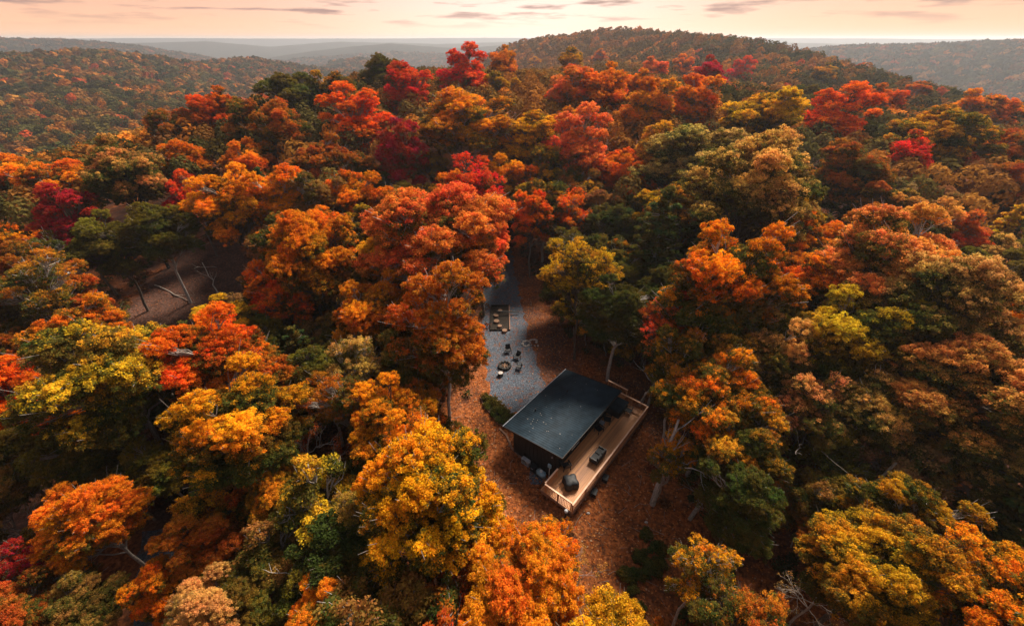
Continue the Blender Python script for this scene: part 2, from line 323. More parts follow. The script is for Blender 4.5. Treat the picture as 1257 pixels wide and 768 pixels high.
def terrain(x, y):
    x = np.asarray(x, float); y = np.asarray(y, float); sh = x.shape; xf = x.ravel(); yf = y.ravel()
    z = np.empty_like(xf)
    for i in range(0, len(xf), 60000):
        a = xf[i:i + 60000, None] - CPa[None, :, 0]; b = yf[i:i + 60000, None] - CPa[None, :, 1]
        z[i:i + 60000] = np.sqrt(a * a + b * b + C0 * C0) @ _W - 60.0
    d = np.hypot(xf, yf)
    t = np.clip((d - 900) / 500, 0, 1); t = t * t * (3 - 2 * t)
    z = z * (1 - t) + (-60.0) * t
    az = np.arctan2(xf, yf); u = W0 / 2 + np.tan(np.clip(az, -1.3, 1.3)) * F * 1.1975
    u = np.where(yf < 0, -600, u)
    for k, (D, w, prof) in enumerate(RIDGES):
        top = np.interp(u, [p[0] for p in prof], [p[1] for p in prof])
        rz = -60 + (top + 60) * np.exp(-((d - D + 60 * wob(xf, yf, 900, 3 + k)) / w) ** 2)
        z = np.maximum(z, rz)
    amp = np.clip((d - 150) / 700, 0, 1)
    z = z + amp * (2.2 * wob(xf, yf, 110, 1) + 3.0 * wob(xf, yf, 320, 9)) * np.clip(1.3 - d / 5000, 0.4, 1)
    e = np.hypot((xf - 2) / 30.0, (yf - 31) / 34.0); f = np.clip((e - 1.0) / 0.55, 0, 1); f = f * f * (3 - 2 * f)
    return (z * f).reshape(sh)
def tz(x, y): return float(terrain(np.array([x]), np.array([y]))[0])

# clearings (drawn in the photograph, carried to the ground at z=0)
def to_ground(pts): return [ground_at(*p) for p in pts]
OPEN_A = [(588, 310), (640, 310), (690, 400), (720, 445), (800, 470), (812, 530), (790, 600), (850, 660), (830, 768), (738, 768), (722, 650), (640, 650), (600, 600), (550, 515), (585, 480), (598, 400)]
OPEN_B = [(240, 308), (300, 305), (300, 365), (250, 402), (125, 412), (160, 370)]
OPEN_C = [(160, 660), (205, 640), (245, 700), (240, 768), (160, 768)]
def inside(pt, poly):
    x, y = pt; r = False; j = len(poly) - 1
    for i in range(len(poly)):
        xi, yi = poly[i]; xj, yj = poly[j]
        if (yi > y) != (yj > y) and x < (xj - xi) * (y - yi) / (yj - yi) + xi: r = not r
        j = i
    return r
def inside_np(X, Y, poly):
    r = np.zeros(X.shape, bool); j = len(poly) - 1
    for i in range(len(poly)):
        xi, yi = poly[i]; xj, yj = poly[j]
        if yi != yj:
            r ^= ((yi > Y) != (yj > Y)) & (X < (xj - xi) * (Y - yi) / (yj - yi) + xi)
        j = i
    return r

# ground sheet (polar around the drone's plumb point)
def build_ground():
    a1 = np.radians(np.linspace(-62, 62, 620)); a2 = np.radians(np.linspace(62, 298, 90))[1:-1]
    A = np.concatenate([a1, a2]); Rr = np.exp(np.linspace(math.log(1.5), math.log(6300), 450))
    AA, RR = np.meshgrid(A, Rr); X = RR * np.sin(AA); Y = RR * np.cos(AA); Z = terrain(X, Y)
    nr, na = X.shape; V = np.stack([X, Y, Z], -1).reshape(-1, 3)
    V = np.concatenate([V, [[0, 0, 0.0]]])
    i, j = np.meshgrid(np.arange(nr - 1), np.arange(na), indexing='ij'); j2 = (j + 1) % na
    q = np.stack([i * na + j, i * na + j2, (i + 1) * na + j2, (i + 1) * na + j], -1).reshape(-1, 4)[:, ::-1]
    c = len(V) - 1; j = np.arange(na); tri = np.stack([np.full(na, c), (j + 1) % na, j], -1)
    X, Y = V[:, 0], V[:, 1]; zone = np.zeros((len(V), 4)); zone[:, 3] = 1
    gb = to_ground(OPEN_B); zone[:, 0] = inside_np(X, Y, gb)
    gx, gy = X, Y
    red = np.exp(-(((gx - 6) / 9) ** 2 + ((gy - 15) / 12) ** 2)) + np.exp(-(((gx + 1) / 5) ** 2 + ((gy - 20) / 7) ** 2))
    zone[:, 1] = np.clip(red * 1.3, 0, 1)
    zone[:, 0] = np.maximum(zone[:, 0], 0.8 * np.exp(-(((gx - 5) / 3.0) ** 2 + ((gy - 40) / 6) ** 2)))
    d = np.hypot(X, Y); zone[:, 2] = np.clip((d - 500) / 600, 0, 1)
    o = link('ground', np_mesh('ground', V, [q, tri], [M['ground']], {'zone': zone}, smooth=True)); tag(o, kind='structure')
build_ground()

def sheet(name, pts, z, mat, rng, step=0.6, jit=0.25):
    """flat patch with a ragged edge"""
    P = []; n = len(pts)
    for i in range(n):
        a = np.array(pts[i]); b = np.array(pts[(i + 1) % n]); k = max(1, int(np.hypot(*(b - a)) / step))
        for q in range(k): P.append(a + (b - a) * q / k + rng.normal(0, jit, 2))
    bm = bmesh.new(); bm.faces.new([bm.verts.new((p[0], p[1], z)) for p in P]); bmesh.ops.triangulate(bm, faces=bm.faces)
    for f in bm.faces:
        if f.normal.z < 0: f.normal_flip()
    me = bpy.data.meshes.new(name); bm.to_mesh(me); bm.free(); me.materials.append(mat)
    return tag(link(name, me), kind='structure')
rng0 = np.random.default_rng(2)
sheet('driveway', to_ground([(594, 300), (627, 305), (634, 345), (643, 385), (650, 420), (662, 455), (670, 475), (652, 500), (628, 508), (604, 490), (596, 450), (592, 400), (590, 350)]), 0.006, M['gravel'], rng0)
sheet('path', to_ground([(172, 655), (205, 645), (222, 690), (245, 715), (250, 790), (160, 790)]), 0.006, M['gravel'], rng0, jit=0.12)
sheet('gravel_patch', to_ground([(648, 578), (661, 576), (668, 585), (661, 596), (650, 594)]), 0.006, M['gravel'], rng0, jit=0.1)

# ------------------------------------------------------------------ tree prototypes
def unit(v): return v / np.maximum(np.linalg.norm(v, axis=-1, keepdims=True), 1e-9)
def tube_mesh(paths, seg=5):
    """paths: list of (pts (k,3), radii (k,)) -> V, quads"""
    Vs, Fs, off = [], [], 0
    for P, rad in paths:
        P = np.asarray(P, float); k = len(P); T = np.gradient(P, axis=0); T = unit(T)
        ref = np.where(np.abs(T[:, 2:3]) > 0.9, np.array([[1., 0, 0]]), np.array([[0, 0, 1.]])); A = unit(np.cross(T, ref)); B = np.cross(T, A)
        sg = seg if max(rad) > 0.07 else 3
        th = np.arange(sg) * 2 * math.pi / sg
        ring = P[:, None] + np.asarray(rad)[:, None, None] * (A[:, None] * np.cos(th)[None, :, None] + B[:, None] * np.sin(th)[None, :, None])
        Vs.append(ring.reshape(-1, 3)); i, j = np.meshgrid(np.arange(k - 1), np.arange(sg), indexing='ij'); j2 = (j + 1) % sg
        Fs.append(off + np.stack([i * sg + j, i * sg + j2, (i + 1) * sg + j2, (i + 1) * sg + j], -1).reshape(-1, 4)); off += k * sg
    return np.concatenate(Vs), np.concatenate(Fs)
def bend(a, b, rng, k=5, amt=0.12, sag=0.0):
    a = np.asarray(a, float); b = np.asarray(b, float); t = np.linspace(0, 1, k)[:, None]
    L_ = np.linalg.norm(b - a); P = a + (b - a) * t; o = rng.normal(0, amt * L_, (k, 3)) * (np.sin(t * math.pi)) * 0.6
    o[:, 2] += sag * L_ * np.sin(t[:, 0] * math.pi); return P + o
def cl_h(C, rng):
    n = len(C); k = rng.normal(0, 1, (3, 3)) * 1.1; return .5 + .17 * (np.sin(C @ k[0]) + np.sin(C @ k[1] + 1)) + rng.normal(0, .1, n)
def leaf_cloud(C, rad, cl_t, cl_g, n_per, size, rng, flat=0.8, low=0.25, shell=0.35):
    n = len(C); tot = n * n_per; ci = np.repeat(np.arange(n), n_per)
    d = unit(rng.normal(0, 1, (tot, 3))); neg = (d[:, 2] < 0) & (rng.random(tot) > low); d[neg, 2] *= -1
    rr = rad[ci] * (shell + (1 - shell) * rng.random(tot) ** 0.6) * (0.85 + 0.3 * rng.random(tot))
    p = C[ci] + d * rr[:, None] * np.array([1, 1, flat])
    nrm = unit(d * 0.6 + np.array([0, 0, 0.55]) + rng.normal(0, 0.6, (tot, 3)))
    a = unit(np.cross(nrm, unit(rng.normal(0, 1, (tot, 3))))); b = np.cross(nrm, a)
    s = size * (0.65 + 0.7 * rng.random(tot))[:, None]
    V = np.stack([p + a * s * .6, p + b * s * .38, p - a * s * .6, p - b * s * .38], 1).reshape(-1, 3)
    Fq = np.arange(tot * 4).reshape(-1, 4)
    col = np.ones((tot, 4)); col[:, 0] = np.clip(cl_t[ci] + rng.normal(0, 0.24, tot), 0, 1); col[:, 1] = np.clip(cl_g[ci] + rng.normal(0, 0.1, tot), 0, 1); col[:, 2] = np.clip(cl_h(C, rng)[ci] + rng.normal(0, .16, tot), 0, 1)
    return V, Fq, np.repeat(col, 4, 0)

PROTO = {}
def register(key, H, Rc, zc, trunk, crown):
    PROTO.setdefault(key, []).append(dict(H=H, R=Rc, zc=zc, trunk=trunk, crown=crown))

def broadleaf(key, seed, H=15., Rc=4.2, rz=4.0, lobes=34, lobe_r=0.25, clump=0.28, n_per=76, size=0.102, dens=1.0, trunk_r=0.26, lean=0.6, irregular=0.18, top_bias=0.15, low_lobes=-0.55, twigs=3, skip=0.12):
    rng = np.random.default_rng(seed)
    zc = H - rz
    # lobe centres spread over the crown envelope
    g = (np.arange(lobes) + 0.5) / lobes; ph = np.arange(lobes) * 2.39996 + rng.uniform(0, 6)
    zz = 1 - (1 - low_lobes) * g; rr = np.sqrt(np.maximum(0, 1 - zz * zz))
    ax = np.stack([rr * np.cos(ph), rr * np.sin(ph), zz], 1) + rng.normal(0, 0.13, (lobes, 3))
    k = 1 + np.clip(rng.normal(-.03, irregular, lobes), -.45, .2)
    lr = lobe_r * Rc * (0.75 + 0.5 * rng.random(lobes))
    LC = np.array([0, 0, zc]) + ax * np.stack([Rc - lr * .8, Rc - lr * .8, (rz - lr * 0.6)], 1) * k[:, None]
    LC = np.concatenate([LC, [[0, 0, zc + .1 * rz]]]); lr = np.append(lr, 0.42 * Rc)
    clT = 0.5 + rng.normal(0, 0.1, len(LC)); clG = rng.normal(0, 0.16, len(LC))
    C, rad, ct, cg, own = [], [], [], [], []
    for i in range(len(LC)):
        m = int(dens * 11.5 * (lr[i] / clump) ** 2 * 0.8)
        d = unit(rng.normal(0, 1, (m, 3))); neg = (d[:, 2] < 0) & (rng.random(m) > 0.35); d[neg, 2] *= -1
        p = LC[i] + d * lr[i] * (0.58 + 0.75 * rng.random((m, 1))) * np.array([1, 1, 0.85])
        dd = np.linalg.norm(p[:, None] - LC[None], axis=-1) / lr[None]; dd[:, i] = 9
        keep = (dd.min(1) > 0.6) & (rng.random(m) > skip * 2 * rng.random())
        p = p[keep]; C.append(p); rad.append(clump * (0.65 + 0.6 * rng.random(len(p)))); hn = (p[:, 2] - (zc - rz)) / (2 * rz); rn = np.hypot(p[:, 0], p[:, 1]) / Rc
        ct.append(clT[i] + rng.normal(0, 0.12, len(p))); up_ = (p[:, 2] - LC[i, 2]) / lr[i]; cg.append(0.16 + 0.36 * hn + 0.12 * rn + 0.26 * up_ + clG[i] + rng.normal(0, 0.13, len(p))); own.append(np.full(len(p), i))
    C = np.concatenate(C); rad = np.concatenate(rad); ct = np.concatenate(ct); cg = np.concatenate(cg); own = np.concatenate(own)
    V, Fq, col = leaf_cloud(C, rad, ct, cg, n_per, size, rng)
    crown = np_mesh(key + '_foliage', V, Fq, [M['leaf']], {'leafcol': col})
    tip = np.array([rng.normal(0, .35), rng.normal(0, .35), zc + rz * 0.55]); base = np.array([rng.normal(0, lean), rng.normal(0, lean), 0.]); base *= 0
    TP = bend((0, 0, -0.4), tip, rng, 8, 0.03); paths = [(TP, np.linspace(trunk_r, trunk_r * .3, 8))]
    for i in range(len(LC) - 1):
        t = np.clip(0.42 + 0.5 * (LC[i, 2] - (zc - rz)) / (2 * rz) - 0.08 + rng.normal(0, .04), .35, .95); q = t * 7; a = TP[int(q)] * (1 - q % 1) + TP[min(7, int(q) + 1)] * (q % 1)
        P = bend(a, LC[i], rng, 6, 0.07, 0.06); paths.append((P, np.linspace(trunk_r * .5 * (1.25 - t), 0.035, 6)))
        cs = C[own == i]
        for c in cs[:: max(1, int(len(cs) / (6 * twigs)))] if len(cs) else []:
            q_ = P[rng.integers(2, 6)]; paths.append((bend(q_, q_ + (c - q_) * rng.uniform(.9, 1.35), rng, 4, 0.08), np.linspace(0.045, 0.012, 4)))
    V, Fq = tube_mesh(paths, 6)
    trunk = np_mesh(key + '_wood', V, Fq, [M['bark']], smooth=True)
    register(key, H, Rc, zc + rz * 0.15, trunk, crown)

def pine(key, seed, H=15., Rc=3.2, base=0.3, tiers=15, size=0.3, n_per=60, droop=0.1, soft=0.6):
    rng = np.random.default_rng(seed); paths = [(bend((0, 0, -.4), (0, 0, H * .98), rng, 8, 0.012), np.linspace(.24, .03, 8))]
    C, rad, ct, cg = [], [], [], []
    for k in range(tiers):
        f = k / (tiers - 1); z = H * (base + (0.97 - base) * f); Lb = Rc * ((1 - f) ** 0.75 * .92 + .1) * (0.8 + .35 * rng.random()); m = int(6 + 3 * (1 - f)); ph = rng.random() * 6
        for j in range(m):
            a = ph + j * 6.283 / m + rng.normal(0, .2); l = Lb * (0.7 + .45 * rng.random()); e = np.array([math.cos(a) * l, math.sin(a) * l, z + l * (0.25 - droop)])
            paths.append((bend((0, 0, z), e, rng, 4, 0.04), np.linspace(.05, .012, 4)))
            for q in np.arange(0.35, 1.05, .6 / max(l, .6)):
                C.append(np.array([0, 0, z]) * (1 - q) + e * q + rng.normal(0, .14, 3)); rad.append(soft * (.5 + .45 * rng.random()) * (1.1 - .35 * q)); ct.append(.5 + rng.normal(0, .16)); cg.append(.1 + .45 * f + .5 * q * f + rng.normal(0, .1))
    V, Fq, col = leaf_cloud(np.array(C), np.array(rad), np.array(ct), np.array(cg), n_per, size, rng, flat=.55, low=.4, shell=.25)
    crown = np_mesh(key + '_foliage', V, Fq, [M['leaf']], {'leafcol': col}); V, Fq = tube_mesh(paths, 6)
    register(key, H, Rc, H * (base + 1) / 2, np_mesh(key + '_wood', V, Fq, [M['bark']], smooth=True), crown)

def bare(key, seed, H=12., Rc=3.4, spread=0.5, leaves=30, levels=4):
    rng = np.random.default_rng(seed); paths = []; tips = []
    def grow(a, d, l, r, lev):
        b = a + d * l; P = bend(a, b, rng, 5, 0.06, 0.02); paths.append((P, np.linspace(r, r * .55, 5)))
        if lev == 0: tips.append(b); return
        for _ in range(3 if lev > 1 else 4):
            t = rng.uniform(.45, 1.0); q = P[min(4, int(t * 4))]
            nd = unit(d + rng.normal(0, spread, 3) + np.array([0, 0, .12])); grow(q, nd, l * rng.uniform(.5, .75), max(r * .5, .009), lev - 1)
    TP = bend((0, 0, -.4), (rng.normal(0, .3), rng.normal(0, .3), H * .55), rng, 6, .03); paths.append((TP, np.linspace(.17, .09, 6)))
    for k in range(7):
        a = TP[rng.integers(3, 6)]; an = k * 6.283 / 7 + rng.normal(0, .3); e = rng.uniform(.35, 1.3)
        grow(a, unit(np.array([math.cos(an), math.sin(an), e])), H * .22, .06, levels - 1)
    V, Fq = tube_mesh(paths, 5); wood = np_mesh(key + '_wood', V, Fq, [M['bark']], smooth=True)
    tips = np.array(tips); C = tips[rng.random(len(tips)) < .5]
    n = len(C); V, Fq, col = leaf_cloud(C, np.full(n, .32), .5 + rng.normal(0, .15, n), .5 + rng.normal(0, .2, n), 2 * max(3, leaves), .09, rng)
    register(key, H, Rc, H * .68, wood, np_mesh(key + '_foliage', V, Fq, [M['leaf']], {'leafcol': col}))

def bush(key, seed, Rc=1.0, H=1.1, size=0.14, n=26, n_per=90):
    rng = np.random.default_rng(seed); d = unit(rng.normal(0, 1, (n, 3))); d[:, 2] = np.abs(d[:, 2])
    C = d * np.array([Rc * .75, Rc * .75, H * .7]) * rng.uniform(.5, 1, (n, 1)); C[:, 2] += .15
    V, Fq, col = leaf_cloud(C, np.full(n, .34 * Rc), .5 + rng.normal(0, .2, n), .5 + rng.normal(0, .2, n), n_per, size, rng, low=.3)
    paths = [(bend((0, 0, -.05), c, rng, 4, .08), np.linspace(.03, .008, 4)) for c in C[::2]]
    crown = np_mesh(key + '_foliage', V, Fq, [M['leaf']], {'leafcol': col}); V, Fq = tube_mesh(paths, 4)
    register(key, H, Rc, H * .5, np_mesh(key + '_wood', V, Fq, [M['bark']]), crown)

for s in range(5):
    broadleaf('oak', 11 + s, H=15 + .6 * s, Rc=4.3, rz=4.0 + .15 * s, lobes=32 + 2 * s, irregular=.2)
for s in range(4):
    broadleaf('maple', 31 + s, H=15.5, Rc=3.3, rz=4.9, lobes=36, lobe_r=.27, clump=.25, n_per=62, size=.098, irregular=.18, dens=.95, trunk_r=.2)
for s in range(3):
    broadleaf('airy', 51 + s, H=14.5, Rc=3.2, rz=3.6, lobes=22, lobe_r=.27, clump=.25, n_per=42, size=.10, irregular=.3, dens=.75, skip=.3, trunk_r=.17, twigs=3)
for s in range(2):
    broadleaf('round', 71 + s, H=13.5, Rc=3.7, rz=4.2, lobes=46, lobe_r=.22, clump=.25, n_per=70, size=.10, irregular=.14, dens=1.1, low_lobes=-.75)
for s in range(2): pine('pine', 81 + s, soft=.62)
pine('slim_pine', 91, H=16, Rc=2.1, base=.25, tiers=18, soft=.5)
for s in range(3): bare('bare', 101 + s, leaves=5 + 5 * s)
for s in range(3): bush('bush', 121 + s)
broadleaf('sapling', 141, H=6.5, Rc=2.0, rz=2.3, lobes=14, lobe_r=.3, clump=.3, n_per=60, size=.11, trunk_r=.07, skip=.15)
broadleaf('sapling', 142, H=7.5, Rc=2.1, rz=2.6, lobes=14, lobe_r=.3, clump=.3, n_per=60, size=.11, trunk_r=.07, skip=.3)

COL = dict(scarlet=(.82, .062, .02), crimson=(.50, .02, .035), coral=(.86, .20, .045), redorange=(.86, .16, .014), orange=(.82, .235, .016), rust=(.52, .15, .02),
           goldamber=(.88, .315, .014), amber=(.84, .28, .014), gold=(.70, .33, .022), yellow=(.80, .37, .016), tan=(.70, .385, .10), pinktan=(.80, .37, .075), brown=(.36, .18, .04), mauve=(.40, .21, .075),
           olive=(.22, .155, .02), green=(.06, .085, .018), dkgreen=(.03, .05, .014), pinegreen=(.05, .085, .028))
WORD = dict(scarlet='scarlet', crimson='crimson', coral='coral red', redorange='red orange', orange='orange', rust='rust', amber='amber', goldamber='golden amber', gold='golden', yellow='yellow', tan='tan', pinktan='pinkish tan',
            brown='brown', mauve='mauve brown', olive='olive', green='green', dkgreen='dark green', pinegreen='soft green')
KNAME = dict(oak='oak_tree', maple='maple_tree', airy='slender_tree', round='round_tree', pine='pine_tree', slim_pine='pine_tree', bare='bare_tree', bush='shrub', sapling='sapling')
BARKS = [(.20, .165, .14), (.32, .28, .25), (.12, .095, .075), (.44, .40, .37)]
GROUPN = dict(oak='oaks of the autumn wood', maple='maples of the autumn wood', airy='slender trees of the autumn wood', round='round crowned trees of the autumn wood', pine='pines of the autumn wood', slim_pine='pines of the autumn wood', bare='half bare trees of the autumn wood', bush='evergreen shrubs in the clearing', sapling='saplings under the tall trees')
rngp = np.random.default_rng(77)
TREES = []   # dicts for placement tests
def add_tree(kind, x, y, z, sxy, sz, colour, green, label, rz=None, tilt=(0, 0), bark=None, var=None, short=None):
    P = PROTO[kind]; k = int(rngp.integers(len(P))) if var is None else var % len(P); p = P[k]
    o = empty(KNAME[kind], (x, y, z), rngp.uniform(0, 6.28) if rz is None else rz); o.rotation_euler[0] = tilt[0]; o.rotation_euler[1] = tilt[1]
    an_ = rngp.uniform(.88, 1.12); o.scale = (sxy * an_, sxy / an_, sz * rngp.uniform(.94, 1.04))
    if kind != 'bush' and tilt == (0, 0): o.rotation_euler[0] = rngp.normal(0, .035); o.rotation_euler[1] = rngp.normal(0, .035)
    c = link('crown' if kind != 'bush' else 'foliage', p['crown'], o); t = link('trunk' if kind != 'bush' else 'stem', p['trunk'], o)
    base = np.array(COL[colour]) * np.exp(rngp.normal(0, .07, 3) * np.array([.8, 1.2, 1.2])) * math.exp(rngp.normal(0, .05))
    c.color = (*[float(min(.88, b)) for b in base], float(min(.97, .25 + .8 * green))); b = bark or BARKS[int(rngp.integers(len(BARKS)))]; t.color = (*b, 1)
    cat = 'shrub' if kind == 'bush' else 'tree'
    tag(o, label, cat, GROUPN[kind])
    cz = z + p['zc'] * sz; u, v, w = project(x, y, cz)
    TREES.append(dict(x=x, y=y, r=p['R'] * sxy, u=u, v=v, w=w, pr=F * p['R'] * sxy / w, label=label, colour=colour, green=green, kind=kind, short=short or label, o=o))
    return o
def place(u, v, wpx, kind, colour, green, label, smax=1.45, smin=.4, hs=1.0, **kw):
    P = PROTO[kind]; var = int(rngp.integers(len(P))) if kw.get('var') is None else kw.pop('var') % len(P); p = P[var]; s = 1.0; r = ray(u, v)
    for it in range(10):
        ts = np.concatenate([np.arange(8, 150, .5), np.arange(150, 700, 3.)]); X = r[0] * ts; Y = r[1] * ts; Zr = CAMZ + r[2] * ts
        szz = min(s, 1.22) * hs; g = terrain(X, Y) + p['zc'] * szz; below = np.nonzero(Zr < g)[0]
        i = below[0] if len(below) else len(ts) - 1; t = ts[i]
        s = 0.5 * s + 0.5 * min(smax, max(smin, wpx * .93 * t / (F * 2 * p['R'])))
    x, y = r[0] * t, r[1] * t
    return add_tree(kind, x, y, tz(x, y), s, min(s, 1.22) * hs, colour, green, label, var=var, **kw)
# ------------------------------------------------------------------ trees seen one by one in the photograph (pixel of crown, crown width, kind, colours, share of green leaves)
T = place
# skyline of the near ridge
T(362, 118, 95, 'oak', 'olive', .85, 'wide dark green oak at the left end of the ridge skyline', short='the dark green skyline oak')
T(405, 98, 45, 'oak', 'gold', .7, 'small olive gold oak between the dark green skyline oak and the scarlet maples')
T(438, 148, 82, 'maple', 'redorange', .12, 'broad red orange maple below the scarlet maple on the ridge', short='the broad red orange ridge maple')
T(500, 112, 60, 'maple', 'scarlet', .02, 'upright pure scarlet maple on the ridge skyline', short='the upright scarlet maple')
T(468, 78, 40, 'oak', 'olive', .85, 'small dark olive oak on the skyline behind the scarlet maple')
T(497, 72, 26, 'pine', 'pinegreen', .8, 'dark pine on the skyline just behind the scarlet maple')
T(544, 70, 34, 'pine', 'pinegreen', .8, hs=1.25, label= 'fuller dark pine between the scarlet maple and the slim pointed pine')
T(580, 58, 22, 'slim_pine', 'pinegreen', .9, hs=1.5, label= 'slim pointed dark pine standing alone against the far hills', short='the slim pointed pine')
T(572, 98, 55, 'maple', 'scarlet', .1, 'scarlet maple in front of the slim pointed pine')
T(572, 152, 112, 'oak', 'yellow', .4, 'large rounded olive gold oak in the middle of the ridge', short='the large olive gold ridge oak')
T(655, 82, 60, 'maple', 'yellow', .15, 'golden green maple at the highest middle of the skyline', short='the golden skyline maple')
T(622, 88, 40, 'maple', 'orange', .15, 'narrow orange maple left of the golden skyline maple')
T(610, 118, 40, 'maple', 'gold', .35, 'yellowish maple between the olive gold ridge oak and the golden skyline maple')
T(700, 118, 66, 'maple', 'coral', .1, 'coral orange maple right of the golden skyline maple', short='the coral orange ridge maple')
T(646, 178, 86, 'maple', 'yellow', .22, 'tall yellow tree with loose crown in the middle of the ridge slope', short='the tall loose yellow tree')
T(714, 186, 74, 'maple', 'coral', .02, 'bright coral red maple above the gravel drive', short='the bright coral red maple')
T(492, 195, 58, 'maple', 'crimson', .03, 'deep crimson maple on the middle ridge slope', short='the deep crimson maple')
T(526, 205, 44, 'oak', 'gold', .3, 'small golden brown oak touching the deep crimson maple')
T(580, 226, 66, 'airy', 'scarlet', .02, 'flat topped fiery red maple above the coral oak', short='the flat topped fiery maple')
T(652, 268, 52, 'maple', 'redorange', .1, 'narrow red orange maple above the top of the gravel drive', short='the narrow maple at the drive')
T(700, 268, 48, 'airy', 'redorange', .15, 'small red orange tree below the bright coral red maple')
T(745, 120, 84, 'maple', 'orange', .08, 'tall hazy orange maple on the crest left of the scarlet skyline maple', short='the tall hazy orange maple')
T(737, 74, 46, 'maple', 'orange', .1, 'orange maple topping the crest where the far hill begins')
T(800, 92, 66, 'maple', 'coral', .12, 'coral orange maple on the crest below the hilltop')
T(840, 88, 46, 'maple', 'orange', .15, 'light orange maple between the coral crest maple and the scarlet one')
T(912, 92, 78, 'maple', 'scarlet', .04, 'wide scarlet maple on the right part of the crest', short='the wide scarlet crest maple')
T(865, 102, 40, 'maple', 'crimson', .1, 'small crimson maple left of the wide scarlet crest maple')
T(845, 132, 84, 'maple', 'amber', .1, 'amber maple below the scarlet crest maple')
T(795, 140, 62, 'maple', 'orange', .12, 'orange tree with green lower leaves right of the hazy orange maple')
T(932, 150, 112, 'oak', 'yellow', .42, 'broad golden green oak below the wide scarlet crest maple', short='the broad golden green oak')
T(985, 118, 42, 'oak', 'olive', .8, 'dark olive oak between the scarlet crest maple and the red orange maple')
T(1030, 150, 86, 'maple', 'redorange', .05, 'vivid red orange maple on the right side of the ridge', short='the vivid red orange maple')
T(1038, 218, 88, 'oak', 'rust', .5, 'rust and olive oak under the vivid red orange maple', short='the rust oak in mid slope')
T(1080, 130, 50, 'maple', 'redorange', .25, 'red orange tree near the right hill foot')
T(1150, 172, 105, 'oak', 'gold', .55, 'wide yellow green oak in the upper right of the wood', short='the wide yellow green oak')
T(1205, 142, 62, 'oak', 'orange', .35, 'orange green oak at the foot of the right hill')
T(1105, 205, 56, 'maple', 'scarlet', .3, 'scarlet tree half hidden by the wide yellow green oak')
T(1232, 198, 74, 'oak', 'rust', .3, 'dull rust oak at the upper right edge of the photo')
T(1240, 240, 56, 'maple', 'rust', .2, 'dark rust maple at the right edge above the gold conifer')
T(1222, 292, 56, 'pine', 'gold', .25, 'golden feathery conifer at the right edge', short='the golden feathery conifer')
T(1168, 300, 58, 'maple', 'coral', .08, 'coral orange maple left of the golden feathery conifer')
T(1150, 262, 66, 'oak', 'mauve', .2, 'mauve brown oak behind the coral orange maple near the right edge', short='the mauve brown oak')
T(1060, 300, 60, 'maple', 'rust', .4, 'rust tree left of the mauve brown oak')
T(985, 235, 60, 'oak', 'brown', .5, 'dark brown green oak right of the big tan oak')
# big tan oaks above the cabin
T(855, 195, 140, 'oak', 'tan', .45, smax=1.9, hs=1.1, label= 'big tan topped oak with the highest crown above the cabin', short='the big tan topped oak')
T(915, 238, 135, 'oak', 'tan', .5, smax=1.9, label= 'big tan and olive oak at the right of the tan topped group', short='the right one of the big tan oaks')
T(832, 262, 92, 'oak', 'gold', .6, 'olive gold oak at the front of the tan topped group')
T(800, 200, 60, 'maple', 'gold', .35, 'golden tree at the left flank of the big tan topped oak')
T(780, 235, 48, 'maple', 'orange', .35, 'small orange green tree between the bright coral maple and the tan oaks')
T(806, 300, 84, 'pine', 'pinegreen', .75, 'soft green pine with pale tips in front of the tan topped oaks', short='the soft green pine')
T(850, 330, 60, 'pine', 'pinegreen', .9, 'smaller dark green pine right of the soft green pine')
T(716, 332, 84, 'airy', 'gold', .35, 'slender golden tree with bare grey trunk beside the gravel drive', short='the slender tree beside the drive')
T(760, 385, 84, 'oak', 'green', .9, 'dark green tree right of the slender trunk by the drive')
T(690, 355, 44, 'sapling', 'olive', .6, 'small olive sapling at the right edge of the gravel drive')
T(762, 335, 60, 'oak', 'olive', .7, 'olive tree between the slender golden tree and the soft green pine')
# right block
T(968, 300, 66, 'maple', 'amber', .2, 'small amber maple below the right one of the big tan oaks')
T(880, 362, 140, 'oak', 'orange', .52, 'wide orange and olive oak above and right of the cabin', short='the wide orange olive oak')
T(820, 400, 84, 'airy', 'coral', .38, 'loose coral leaved tree showing its twigs right of the drive', short='the loose coral leaved tree')
T(990, 358, 112, 'oak', 'orange', .5, 'orange topped oak in the middle of the right wood', short='the orange topped oak')
T(1075, 328, 150, 'oak', 'pinktan', .42, 'very wide pinkish tan oak in the right wood', short='the wide pinkish tan oak')
T(1135, 392, 150, 'oak', 'tan', .55, 'wide tan oak below the pinkish tan oak', short='the wide tan oak')
T(1205, 388, 110, 'oak', 'amber', .5, 'amber brown oak at the right edge below the gold conifer', short='the amber brown edge oak')
T(945, 430, 110, 'oak', 'tan', .55, 'tan olive oak right of the coral leaved tree')
T(1040, 425, 130, 'oak', 'gold', .6, 'olive gold oak in the centre of the right wood', short='the central olive gold oak')
T(878, 492, 118, 'oak', 'orange', .6, 'orange tipped oak leaning over the far end of the deck', short='the orange tipped oak by the deck')
T(822, 560, 62, 'airy', 'amber', .45, 'thin amber green tree just right of the deck')
T(905, 560, 96, 'oak', 'gold', .75, 'olive green oak below the orange tipped oak by the deck')
T(912, 620, 84, 'maple', 'green', .95, 'fresh green tree on the floor of the right wood', short='the fresh green tree')
T(985, 500, 90, 'airy', 'tan', .5, 'thin tan tree over the dark hollow of the right wood')
T(1070, 505, 100, 'oak', 'tan', .6, 'dull tan oak over the dark hollow with a leaning trunk')
T(1190, 490, 145, 'oak', 'pinktan', .42, 'large orange tan oak near the right edge', short='the large orange tan oak')
T(1195, 570, 100, 'oak', 'tan', .55, 'tan olive oak under the large orange tan oak')
